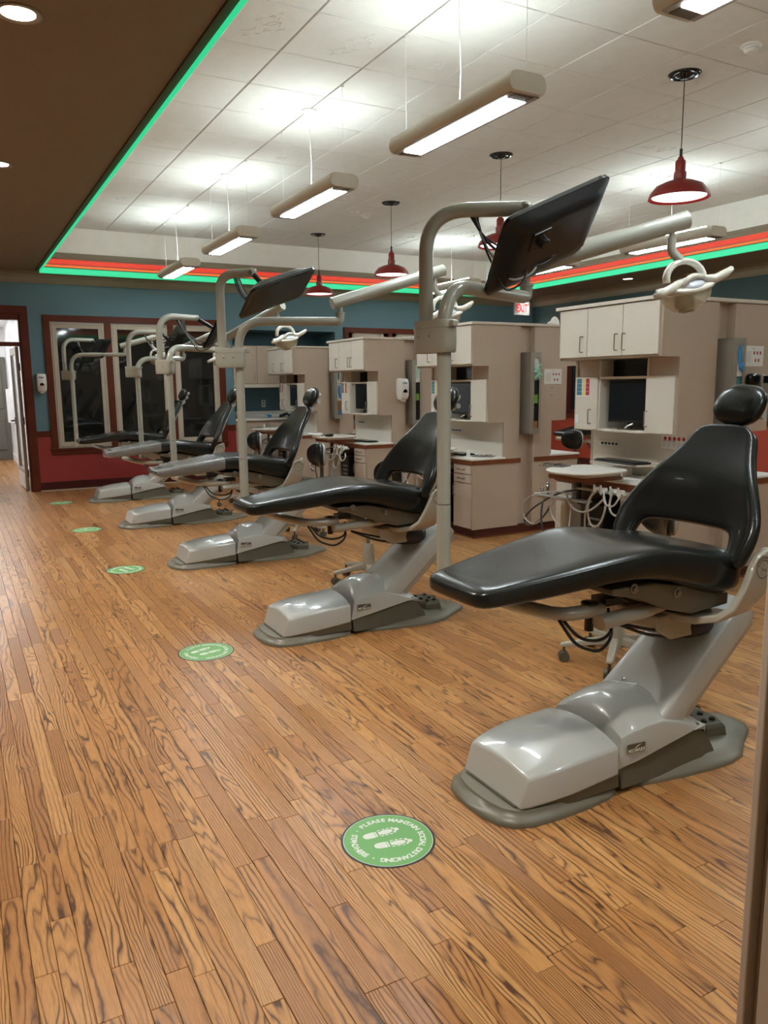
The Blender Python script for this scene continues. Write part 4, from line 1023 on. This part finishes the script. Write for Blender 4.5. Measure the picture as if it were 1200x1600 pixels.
# steel glove-box columns
def glove_column(loc, fills, label):
    t = thing('glove_box_holder', label, 'glove dispenser', loc, 0, 'tall steel glove box holders')
    x0, x1, y0, y1, z0, z1 = .585, .715, -.085, .09, .972, 1.735
    mb = MB(); mb.box(x0, x0+.004, y0, y1, z0, z1); mb.box(x1-.004, x1, y0, y1, z0, z1); mb.box(x0, x1, y1-.004, y1, z0, z1); mb.box(x0, x1, y0, y1, z0, z0+.004); mb.box(x0, x1, y0, y1, z1-.004, z1)
    mb.build('case', M_STEEL, t)
    mb = MB(); a, b = .632, .690
    mb.box(x0, a, y0-.003, y0, z0, z1); mb.box(b, x1, y0-.003, y0, z0, z1); mb.box(a, b, y0-.003, y0, z0, z0+.055); mb.box(a, b, y0-.003, y0, z1-.055, z1); mb.build('front_plate', M_STEEL, t, bevel=.001)
    n = len(fills); H = (z1-z0-.02)/n
    for k, (base, tuft, kind) in enumerate(fills):
        zb = z1-.01-H*(k+1)
        mb = MB(); mb.box(.605, .705, y0+.008, y1-.01, zb, zb+H-.006); bxo = mb.build('glove_box', base, t)
        if kind == 'oval':
            mb = MB(); mb.blob((.661, y0+.008, zb+H*.5), (.016, .006, H*.34), 2, None, 16, 8); mb.build('opening', tuft, bxo, smooth=True)
        elif kind == 'tuft':
            rr_ = random.Random(int(loc[1]*10)+k); mb = MB()
            for q in range(11):
                a_ = rr_.uniform(0, 2*PI); l_ = rr_.uniform(.02, .05); c0 = Vector((.661+rr_.uniform(-.01, .01), y0-.004, zb+H*.45+rr_.uniform(-.07, .06)))
                mb.blob(c0+Vector((math.cos(a_)*l_*.5, -.012, math.sin(a_)*l_*.5)), (l_*.6, .010, .012), 2, Matrix.Rotation(-a_, 4, 'Y'), 8, 6)
            mb.build('glove_tuft', tuft, bxo, smooth=True)
        elif kind == 'drip':
            mb = MB(); mb.blob((.661, y0+.002, zb+H*.60), (.017, .010, H*.30), 2.4, None, 14, 10); mb.blob((.668, y0-.008, zb+H*.28), (.018, .012, H*.12), 2, Matrix.Rotation(.5, 4, 'Y'), 10, 8)
            mb.blob((.680, y0-.012, zb+H*.22), (.009, .008, H*.10), 2, None, 10, 8); mb.build('glove_tuft', tuft, bxo, smooth=True)
        elif kind == 'print':
            mb = MB(); mb.box(.640, .683, y0+.004, y0+.009, zb+H*.12, zb+H*.45); mb.build('printed_band', tuft, bxo)
    return t
glove_column((*ST[0], 0), [(M_PAPER, M_BLUEG, 'drip'), (M_TEALP, M_BLACK, 'print'), (M_PAPER, M_SKY, 'oval')], 'steel glove box holder with a blue glove tuft, on the nearest cabinet')
glove_column((*ST[1], 0), [(M_PAPER, M_GREENG, 'tuft'), (M_BLACK, M_GREENL, 'print'), (M_BLACK, M_BRASS, 'print')], 'steel glove box holder with a pale green glove tuft on the second cabinet')
glove_column((*ST[2], 0), [(M_PAPER, M_GREENG, 'oval'), (M_BLACK, M_GREENL, 'print'), (M_BLACK, M_BLACK, '')], 'steel glove box holder right of the soap dispenser on the third cabinet')
glove_column((*ST[3], 0), [(M_PAPER, M_TEALP, 'oval'), (M_PAPER, M_BLUEG, 'drip'), (M_BRASS, M_SKY, 'print')], 'steel glove box holder on the farthest cabinet, with blue printed boxes')
# hand-sanitiser dispensers
def dispenser(M, label):
    t = thing('soap_dispenser', label, 'dispenser', (0, 0, 0), 0, 'white wall soap dispensers'); t.matrix_world = M
    mb = MB(); rr = []
    for z, w_, d in ((0, .030, .045), (.012, .05, .075), (.05, .062, .098), (.12, .066, .104), (.22, .066, .100), (.25, .062, .088), (.262, .05, .06)):
        rr.append([(-w_, 0, z), (-w_, -d*.75, z), (-w_*.80, -d*.96, z), (-w_*.3, -d, z), (w_*.3, -d, z), (w_*.80, -d*.96, z), (w_, -d*.75, z), (w_, 0, z)])
    mb.loft(rr); mb.build('case', M_WHITEP, t, smooth=True, ang=40, bevel=.004)
    mb = MB(); mb.prism([(-.03, .100), (-.022, .122), (0, .136), (.022, .122), (.03, .100), (.022, .094), (-.022, .094)], 'y', -.107, -.098); lab(mb.build('window', M_BLACKG, t), 'black arched sight window')
    mb = MB(); mb.box(-.022, .022, -.08, -.03, -.012, .004); mb.build('nozzle', M_WHITEP, t, bevel=.003)
    mb = MB(); mb.box(-.03, .03, -.075, -.02, .258, .266); mb.build('lid', M_GREYP, t, bevel=.002)
    text('PURELL', .020, mat('navy_print', (.02, .03, .12), .5), t, Matrix.Translation((0, -.1035, .205)) @ Matrix.Rotation(PI/2, 4, 'X'), offset=.0008)
    return t
dispenser(Matrix.Translation((1.135, YF, 1.395)), 'white soap dispenser on the teal wall between door and window')
dispenser(Matrix.Translation((4.275+.478, 8.22, 1.262)), 'white soap dispenser on the side of the third treatment cabinet')
# notices on the cabinet sides
def notice(M, w_, h_, label, kind='dots'):
    t = thing('notice', label, 'notice', (0, 0, 0), 0); t.matrix_world = M   # local: x right, z up, faces -y
    mb = MB(); mb.box(0, w_, -.002, 0, 0, h_); mb.build('sheet', M_PAPER, t)
    if kind == 'dots':
        for cx, cz in ((.52, .66), (.68, .66), (.84, .66), (.60, .30), (.76, .30)):
            mb = MB(); mb.box(w_*cx-.007, w_*cx+.007, -.0028, -.002, h_*cz-.012, h_*cz+.010); mb.build('red_mark', M_REDP, t)
        mb = MB()
        for k in range(11): mb.box(w_*.10, w_*(.40-.03*(k % 3)), -.0026, -.002, h_*(.70-.05*k), h_*(.70-.05*k)+.0016)
        mb.box(w_*.42, w_*.56, -.0026, -.002, h_*.85, h_*.85+.004); mb.build('print', M_GREYP, t)
    else:
        for k in range(5):
            mb = MB(); mb.lathe([(.001, 0), (.014, 0), (.014, .0008), (.001, .0008)], n=14, M=Matrix.Rotation(PI/2, 4, 'X')); mb.build('photo_spot', M_REDP, t).location = (w_*(.14+.18*k), -.002, h_*.68)
        mb = MB(); mb.box(w_*.03, w_*.55, -.0026, -.002, h_*.50, h_*.50+.003); mb.build('red_rule', M_REDP, t)
        mb = MB()
        for k in range(5):
            for q in range(5): mb.box(w_*(.05+.19*q), w_*(.18+.19*q), -.0026, -.002, h_*(.42-.07*k), h_*(.42-.07*k)+.0022)
        mb.build('print', M_GREYP, t)
    return t
notice(Matrix.Translation((4.19+.82, 5.922-.002, 1.437)), .218, .145, 'white notice with five red marks on the side of the second cabinet')
notice(Matrix.Translation((4.09+.805, 3.67-.002, 1.548)), .212, .142, 'white notice with five red marks on the side of the nearest cabinet')
notice(Matrix.Translation((4.09+.343, 3.67+.275, .978)) @ Matrix.Rotation(-PI/2, 4, 'Z'), .225, .105, 'white notice with a row of round photos above the nearest counter', 'row')
for z in (1.405, 1.33):
    mb = MB(); mb.lathe([(.001, 0), (.005, 0), (.005, .003), (.001, .003)], n=8, M=Matrix.Rotation(PI/2, 4, 'X')); o = mb.build('screw_hole', M_BLACK, stations[1]); o.location = (.92, -.001, z)
# phone and card terminal on the back side of the nearest cabinet
t = thing('desk_phone', 'black wall phone with a grey screen behind the nearest headrest', 'phone', (4.09+.80, 3.665, 0))
mb = MB(); mb.blob((.075, -.03, 1.455), (.06, .03, .045), 3); mb.build('handset', M_BLACKG, t, smooth=True)
mb = MB(); mb.box(.15, .26, -.05, 0, 1.36, 1.49); b_ = mb.build('base', M_STEEL, t, bevel=.008); mb = MB(); mb.box(.165, .235, -.054, -.05, 1.43, 1.48); mb.build('display', M_BLACKG, b_)
# things on the cabinet tops
def crumple(name, label, cat, c_, s_, mt, n=6, seed=1):
    R = random.Random(seed); mb = MB()
    for k in range(n): mb.blob((R.uniform(-s_[0], s_[0]), R.uniform(-s_[1], s_[1]), R.uniform(.2, .8)*s_[2]), (s_[0]*.45, s_[1]*.5, s_[2]*.3), 2.2, Matrix.Rotation(R.uniform(0, 3), 4, 'Z'), 10, 6)
    o = mb.build(name, mt, None, smooth=True); zmin = min(v.co.z for v in o.data.vertices); o.location = (c_[0], c_[1], c_[2]-zmin); return tag(o, label, cat)
crumple('crumpled_bag', 'flattened white bag lying on top of the second cabinet', 'bag', (4.19+.62, 6.35, 2.003), (.14, .10, .03), M_WHITEP, 6, 3)
crumple('crumpled_bag', 'flattened white bag on top of the third cabinet', 'bag', (4.275+.75, 8.60, 2.003), (.14, .10, .035), M_WHITEP, 6, 5)
crumple('crumpled_bag', 'small white bag on top of the farthest cabinet', 'bag', (4.27+.95, 10.8, 2.003), (.10, .08, .03), M_WHITEP, 5, 6)
t = thing('white_vase', 'small white rounded ornament on top of the second cabinet, at its right end', 'ornament', (4.19+1.22, 6.25, 2.003))
mb = MB(); mb.lathe([(.001, 0), (.045, 0), (.05, .02), (.045, .06), (.03, .09), (.012, .105), (.001, .108)], n=18); mb.build('body', M_WHITEP, t, smooth=True)
mb = MB(); mb.blob((-.05, 0, .03), (.04, .03, .03), 2); mb.build('base', M_WHITEP, t, smooth=True)

# ================================================================ DELIVERY UNITS (tray, holder bar, hoses)
def make_delivery():
    t = thing('delivery_unit', '', 'instrument unit', (0, 0, 0), 0, 'instrument units with hanging hoses')
    mb = MB(); pts = [(-.02, .74), (-.20, .75), (-.38, .68), (-.48, .54), (-.49, .38), (-.42, .26), (-.28, .21), (-.05, .24), (.06, .30), (.06, .72)]
    # rounded outline by subdivision
    P = [Vector((*p, 0)) for p in pts]
    for _ in range(2):
        Q = []
        for a, b in zip(P, P[1:]+P[:1]): Q += [a*.75+b*.25, a*.25+b*.75]
        P = Q
    mb.loft([[(p.x, p.y, z) for p in P] for z in (.828, .842)]); mb.build('tray_top', M_WHITEC, t, bevel=.005)
    mb = MB(); mb.box(-.36, -.02, .30, .66, .772, .826); b = mb.build('tray_block', M_LAML, t, bevel=.003)
    mb = MB(); mb.box(-.365, -.36, .30, .66, .772, .80); mb.box(-.36, -.02, .294, .30, .772, .80); mb.build('edge_strip', M_WOODE, b)
    mb = MB(); mb.box(-.20, .10, .40, .56, .762, .772); mb.cyl((-.22, .50, .60), (-.22, .50, .775), .018, 12); mb.tube([(-.22, .50, .64), (-.22, .50, .60), (.10, .52, .60), (.2, .52, .60)], .016, 10, fillet=.04); mb.build('support_arm', M_BLACK, t)
    mb = MB(); mb.box(-.28, -.20, .38, .92, .612, .628); mb.build('holder_bar', M_CHAIRW, t, bevel=.004)
    mb = MB(); mb.cyl((-.235, .54, .628), (-.235, .76, .610), .020, 14); mb.cyl((-.235, .85, .60), (-.235, .90, .597), .020, 14); mb.build('holder_roll', M_WHITEP, t, smooth=True, ang=40)
    mb = MB(); mb.box(-.25, -.20, .05, .50, .70, .712); mb.build('second_bar', M_CHAIRW, t, bevel=.003)
    for k, y in enumerate((.08, .15, .24, .30)):
        mb = MB(); mb.box(-.265, -.215, y-.012, y+.012, .70, .735); mb.cyl((-.26, y, .69), (-.27, y-.004, .755), .007, 8); mb.build('instrument_holder', M_WHITEP, t)
    for y, h in ((.80, .70), (.86, .66)):
        mb = MB(); mb.tube([(-.24, y, .60), (-.25, y, h)], lambda u: .008+.005*u, 10); mb.blob((-.25, y, h), (.012, .012, .02), 2); mb.build('handpiece', M_CHROME, t, smooth=True)
    H = dict(h1=[(.496, .694), (.662, .662), (.872, .555), (1.004, .463), (1.048, .396), (1.001, .358), (.881, .406), (.783, .517), (.717, .636)],
             h2=[(.527, .658), (.732, .663), (.948, .609), (1.06, .531), (1.041, .417), (.94, .372), (.853, .425), (.799, .54)],
             h3=[(.325, .709), (.364, .596), (.327, .488), (.264, .457), (.206, .506), (.182, .62), (.226, .68)],
             h4=[(.277, .723), (.335, .654), (.355, .552), (.362, .423), (.36, .20)],
             h5=[(.129, .731), (.141, .625), (.092, .575), (.018, .572), (-.019, .62), (.039, .655)],
             h6=[(.661, .629), (.728, .549), (.655, .463), (.598, .414), (.56, .2)],
             h7=[(.56, .655), (.491, .579), (.362, .551), (.27, .586), (.202, .661)],
             h8=[(.186, .716), (.153, .645), (.066, .626), (.041, .702)], h9=[(.80, .58), (.78, .45), (.72, .30), (.70, .12)], h10=[(.48, .60), (.46, .42), (.48, .2)])
    for k, (nm, pp) in enumerate(H.items()):
        dark = nm in ('h1', 'h9'); n = len(pp)
        P = [Vector((-.23-.04*math.sin(PI*i/(n-1))-.008*k, y, z)) for i, (y, z) in enumerate(pp)]
        for _ in range(2):
            Q = [P[0]]
            for a, b in zip(P, P[1:]): Q += [a*.75+b*.25, a*.25+b*.75]
            P = Q+[P[-1]]
        mb = MB(); mb.tube(P, .0065 if k % 2 else .0075, 8); mb.build('hose', M_HOSED if dark else M_HOSE, t, smooth=True)
    mb = MB(); mb.box(-.02, .32, .46, .64, .02, .56); mb.m(M_BLACK); cpu = mb.build('control_box', M_BLACK, t, bevel=.006)
    for k in range(4):
        v = MB(); v.box(-.023, -.018, .49, .61, .30+.05*k, .315+.05*k); v.build('slot', M_GREYP, cpu)
    mb = MB(); mb.box(-.16, .0, .70, .76, .0, .60); mb.build('column', M_LAML, t, bevel=.01)
    mb = MB(); mb.box(-.18, .0, .60, .80, .0, .03); mb.build('foot', M_CHAIRW, t, bevel=.006)
    return t
dl = ['instrument unit with white tray and hose loops beside the nearest cabinet', 'instrument unit hidden behind the second chair back', 'instrument unit with a bundle of hoses right of the third chair', 'instrument unit with hoses left of the third chair back']
once(make_delivery(), [(*p, 0) for p in ST], dl)
# items on trays and counters
def keyboard(loc, rz, label):
    t = thing('keyboard', label, 'keyboard', loc, rz, 'black keyboards')
    mb = MB(); mb.box(-.08, .08, -.225, .225, .0, .012); mb.build('case', M_BLACK, t, bevel=.005)
    mb = MB()
    for i in range(5):
        for j in range(16): mb.box(-.068+.027*i, -.046+.027*i, -.215+.0268*j, -.193+.0268*j, .012, .018)
    lab(mb.build('keys', M_BLACKG, t), 'rows of black keys'); return t
keyboard((4.31, 4.20, .862), math.radians(-6), 'black keyboard on the counter shelf of the nearest cabinet')
mb = MB(); mb.box(4.22, 4.42, 3.96, 4.44, .848, .860); mb.box(4.27, 4.37, 4.15, 4.25, .76, .85); tag(mb.build('keyboard_shelf', M_LAMW, bevel=.003), 'small beige raised shelf under the nearest keyboard', 'shelf')
keyboard((4.44, 8.60, .762), 0, 'black keyboard on the counter of the third cabinet')
keyboard((4.36, 6.46, .762), 0, 'black keyboard edge on the counter of the second cabinet, behind the chair')
def syringe_tray(loc, label, seed=1):
    t = thing('instrument_tray', label, 'tray', loc, seed*.3, 'small metal instrument trays')
    mb = MB(); mb.box(-.06, .06, -.10, .10, 0, .006); mb.build('tray', M_CHROME, t, bevel=.002)
    R = random.Random(seed)
    for k in range(4):
        mb = MB(); y = -.07+.045*k; mb.tube([(-.05, y, .012), (R.uniform(0, .03), y+R.uniform(-.02, .02), .016), (.055, y+.01, .012)], .004, 6); mb.build('instrument', M_BLACK if k % 2 else M_CHROME, t, smooth=True)
    return t
syringe_tray((3.86, 4.42, .843), 'small instrument tray on the white tray by the nearest cabinet', 1)
syringe_tray((4.42, 6.07, .761), 'metal instrument tray on the counter corner of the second cabinet', 2)
syringe_tray((3.95, 8.85, .843), 'instrument tray left of the mouse on the third unit tray', 3)
syringe_tray((3.90, 11.0, .843), 'instrument tray on the farthest unit tray', 4)
t = thing('computer_mouse', 'black computer mouse on the third unit tray', 'mouse', (3.92, 8.50, .843))
mb = MB(); mb.blob((0, 0, .018), (.055, .032, .018), 2.4); mb.build('shell', M_BLACKG, t, smooth=True); mb = MB(); mb.cyl((-.02, 0, .036), (-.035, 0, .032), .004, 6); mb.build('wheel', M_GREYP, t)
for loc, lb in (((4.19+.14, 6.20, .760), 'small white paper cone cup on the counter of the second cabinet'), ((3.98, 10.88, .843), 'small white bottle on the farthest unit tray')):
    t = thing('paper_cup', lb, 'cup', loc); mb = MB(); mb.lathe([(.001, 0), (.022, 0), (.012, .05), (.006, .062), (.001, .064)], n=14); mb.build('cone', M_WHITEP, t, smooth=True)
crumple('glove_pile', 'crumpled pale gloves on the third unit tray', 'gloves', (3.85, 8.70, .843), (.09, .08, .04), M_WHITEP, 8, 9)
# back counter items
crumple('blue_glove_ball', 'crumpled blue item on the far white worktop', 'glove', (4.52, YF+.12, .94), (.05, .05, .06), M_BLUEG, 5, 2)
t = thing('faucet', 'curved chrome faucet on the far white worktop', 'faucet', (3.98+.08, YF+.25, .94))
mb = MB(); mb.tube([(0, 0, 0), (0, 0, .30), (.02, -.08, .34), (.05, -.14, .26)], .012, 10, fillet=.06); mb.build('spout', M_CHROME, t, smooth=True); mb = MB(); mb.cyl((0, 0, 0), (0, 0, .05), .024, 14); mb.build('base', M_BLACK, t)
t = thing('black_stand', 'black apparatus on the far white worktop', 'apparatus', (4.86, YF+.15, .94))
for k in range(5):
    mb = MB(); mb.blob((-.10+.05*k, .0, .03+.012*(k % 3)), (.028, .03, .026), 2.5); mb.build('black_piece', M_BLACK, t, smooth=True)
mb = MB(); mb.box(-.13, .13, -.03, .03, 0, .012); mb.build('stand_plate', M_BLACK, t)
t = thing('wall_outlet', 'white wall outlet with a cord above the far worktop', 'outlet', (4.66, YF+.69, 0))
mb = MB(); mb.box(-.035, .035, -.01, .005, 1.10, 1.22); mb.build('plate', M_WHITEP, t, bevel=.002)
for z in (1.13, 1.18):
    mb = MB(); mb.box(-.012, .012, -.012, -.009, z, z+.02); mb.build('socket', M_BLACK, t)

# ================================================================ STOOLS
def make_stool():
    t = thing('rolling_stool', '', 'stool', (0, 0, 0), 0, 'rolling dental stools')
    mb = MB(); mb.lathe([(.052, .09), (.050, .14), (.038, .28), (.030, .29), (.001, .29)], n=18); mb.build('hub', M_CHAIRB, t, smooth=True, ang=40)
    mb = MB(); mb.cyl((0, 0, .26), (0, 0, .47), .014, 12); mb.build('gas_lift', M_CHROME, t)
    for k in range(5):
        a = 2*PI*k/5+.35; c_, s_ = math.cos(a), math.sin(a)
        mb = MB(); rr = []
        for u, hw, h, z in ((.02, .03, .045, .125), (.15, .024, .032, .108), (.27, .020, .022, .092), (.285, .012, .015, .09)):
            p = Vector((c_*u, s_*u, z)); n_ = Vector((-s_, c_, 0)); rr.append([p-n_*hw-Vector((0, 0, h/2)), p+n_*hw-Vector((0, 0, h/2)), p+n_*hw*.7+Vector((0, 0, h/2)), p-n_*hw*.7+Vector((0, 0, h/2))])
        mb.loft(rr); leg = mb.build('leg', M_CHAIRB, t, smooth=True, ang=60, bevel=.006)
        mb = MB(); p = Vector((c_*.265, s_*.265, .028)); n_ = Vector((-s_, c_, 0))
        mb.cyl(p-n_*.024, p-n_*.006, .028, 16); mb.cyl(p+n_*.006, p+n_*.024, .028, 16); mb.cyl(p+Vector((0, 0, .0)), p+Vector((0, 0, .06)), .008, 8)
        mb.build('caster', M_SKIRTD, leg, smooth=True, ang=40)
    mb = MB(); mb.blob((0, 0, .52), (.20, .20, .045), 3, None, 28, 12); mb.build('seat', M_VINYL, t, smooth=True)
    mb = MB(); mb.lathe([(.001, .455), (.13, .46), (.17, .475), (.18, .49), (.001, .49)], n=24); mb.build('seat_pan', M_CHAIRB, t, smooth=True)
    mb = MB(); mb.tube([(.05, 0, .47), (.26, 0, .47), (.27, 0, .60), (.265, 0, .72)], .016, 8, fillet=.05)
    for v in mb.bm.verts: v.co.y *= 1.6
    mb.build('back_stem', M_SKIRTD, t)
    mb = MB(); mb.blob((.245, 0, .775), (.035, .15, .12), 2.4, None, 24, 14, lambda p: Vector((p.x-.06*(p.y/.15)**2, p.y, p.z))); mb.build('back_cushion', M_VINYL, t, smooth=True)
    mb = MB(); mb.blob((.275, 0, .775), (.022, .14, .11), 2.6, None, 24, 14, lambda p: Vector((p.x-.06*(p.y/.15)**2, p.y, p.z))); lab(mb.build('back_shell', M_CHAIRW, t, smooth=True), 'pale rear shell')
    return t
sl = [((2.93, 2.85, 0), -.30, 'rolling stool behind the nearest chair, its beige base showing below the seat'), ((2.62, 5.03, 0), .2, 'rolling stool behind the second chair, dark seat showing under the leg rest'),
      ((2.88, 7.00, 0), 0.05, 'rolling stool right of the third chair back, upright oval backrest'), ((3.03, 9.2, 0), 0.1, 'rolling stool left of the third chair back, oval backrest with white rear'), ((6.30, 7.1, 0), .2, 'stool in the back row seen through the gap between the two near cabinets')]
sf = make_stool()
for k, (l, rz, lb) in enumerate(sl):
    if k == 0: sf.location = l; sf.rotation_euler = (0, 0, rz); sf['label'] = lb
    else: dup(sf, l, rz, lb)

# back row: one more chair seen in the gap
dup(ch0, (7.80, 8.0, 0), 0, 'black dental chair of the back row, glimpsed in the gap right of the second cabinet')

# ================================================================ FLOOR STICKERS
def foot(mb, M, s=1):
    def ring(pts, z=.0016): mb.poly([M @ Vector((x*s, y*s, z)) for x, y in pts])
    def arc(cx, cy, rx, ry, a0, a1, n=10): return [(cx+rx*math.cos(math.radians(a0+(a1-a0)*k/n)), cy+ry*math.sin(math.radians(a0+(a1-a0)*k/n))) for k in range(n+1)]
    ring(arc(-.045, 0, .017, .015, 90, 270)+[(-.028, -.016), (-.020, -.0155), (-.022, .0155), (-.030, .016)])
    ring([(-.018, -.015), (-.013, -.0145), (-.015, .0145), (-.020, .015)])
    ring(arc(.018, 0, .024, .012, -140, 140, 14)+[(-.009, .010), (-.007, -.010)])
    for a, b in ((-.008, .004), (.008, .020), (.024, .036)):
        ring([(a, .0135+.05*(a+.01)), (b, .0135+.05*(b+.01)*.9), (b, .0185+.05*(b+.01)*.8), (a+.002, .0175+.05*(a+.01))]); ring([(a, -.0135-.03*(a+.01)), (b, -.0135-.03*(b+.01)), (b, -.018-.03*(b+.01)), (a+.002, -.017)])
    ring([(.039, .012), (.046, .004), (.053, .007), (.045, .019)]); ring([(.039, -.012), (.046, -.004), (.053, -.006), (.045, -.017)])
    ring(arc(.056, .0, .008, .009, 0, 350, 12))
def make_sticker():
    t = thing('floor_sticker', '', 'floor sticker', (1.11, 2.022, 0), 0, 'round green distancing stickers on the floor')
    def disc(r, z0, z1, mt, nm, r0=None):
        mb = MB()
        if r0 is None: mb.lathe([(r-.0005, z1), (r, z0)], n=64)
        else:
            mb.loft([[(r0*math.cos(2*PI*i/64), r0*math.sin(2*PI*i/64), z1) for i in range(64)], [(r*math.cos(2*PI*i/64), r*math.sin(2*PI*i/64), z1) for i in range(64)]], caps=False)
        return mb.build(nm, mt, t)
    disc(.152, .0003, .0009, M_BLACK, 'black_rim'); disc(.144, .0006, .0012, M_GREENST, 'green_disc')
    disc(.1445, 0, .0014, M_STW, 'pale_ring', .1425)
    R0 = .111
    def arc_text(s_, a0, a1, outward):
        ws = []
        for ch in s_: ws.append({'I': .45, ' ': .55, 'M': 1.25, 'W': 1.3, 'N': 1.08}.get(ch, 1.0))
        tot = sum(ws); a = a0; mats_ = []
        objs = []
        for ch, w_ in zip(s_, ws):
            da = (a1-a0)*w_/tot; am = a+da/2; a += da
            if ch == ' ': continue
            an = math.radians(am); p = Vector((R0*math.cos(an), R0*math.sin(an), .0016))
            rot = an-PI/2 if outward else an+PI/2
            o = text(ch, .0265, M_STW, t, Matrix.Translation(p) @ Matrix.Rotation(rot, 4, 'Z') @ Matrix.Translation((0, -.0, 0)), 'letter', offset=.0011, extr=.0001)
            objs.append(o)
        bm = bmesh.new()
        for o in objs: bm.from_mesh(o.data)
        me = bpy.data.meshes.new('lettering'); bm.to_mesh(me); bm.free(); me.materials.append(M_STW)
        for o in objs: m_ = o.data; bpy.data.objects.remove(o); bpy.data.meshes.remove(m_)
        oo = bpy.data.objects.new('lettering', me); C.objects.link(oo); oo.parent = t
    arc_text('PLEASE MAINTAIN SOCIAL DISTANCING', 116, -131, True)
    arc_text('STAND HERE', 137, 206, False)
    for an in (126, 217):
        mb = MB(); a = math.radians(an); mb.lathe([(.0035, .0016), (.0036, .0010)], (R0*math.cos(a), R0*math.sin(a), 0), 12); mb.build('dot', M_STW, t)
    mb = MB(); foot(mb, Matrix.Translation((-.004, .042, 0)) @ Matrix.Rotation(R_(-4), 4, 'Z') @ Matrix.Scale(-1, 4, (0, 1, 0)), 1.0); mb.build('footprint', M_STW, t)
    mb = MB()
    foot(mb, Matrix.Translation((.003, -.028, 0)) @ Matrix.Rotation(R_(-13), 4, 'Z'), 1.0)
    mb.build('footprint', M_STW, t)
    return t
stk = [(1.11, 2.022), (1.117, 4.10), (1.118, 6.37), (1.118, 8.44), (1.13, 10.65)]
sk_lab = ['green round floor sticker nearest to the camera, its words fully readable', 'second green floor sticker, left of the second chair base', 'third green floor sticker along the aisle', 'fourth green floor sticker along the aisle', 'farthest thin-looking floor sticker near the red wall']
s_ = make_sticker(); s_['label'] = sk_lab[0]
for k in range(1, 5): dup(s_, (*stk[k], 0), [0, R_(25), R_(-60), R_(40), R_(10)][k], sk_lab[k])
# exit sign
t = thing('exit_sign', 'lit red exit sign hanging near the far right corner', 'exit sign', (9.40, YF-.25, 2.70))
SX = .36
mb = MB(); mb.box(-SX/2, SX/2, -.03, .0, 0, .245); mb.box(-.05, .05, -.02, -.01, .245, ZS-2.70); mb.build('case', mat('sign_case_grey', (.30, .31, .30), .5), t, bevel=.003)
text('EXIT', .19, M_EEXIT, t, Matrix.Translation((0, -.033, .125)) @ Matrix.Rotation(PI/2, 4, 'X') @ Matrix.Scale(.66, 4, (1, 0, 0)), offset=.004, extr=.001)
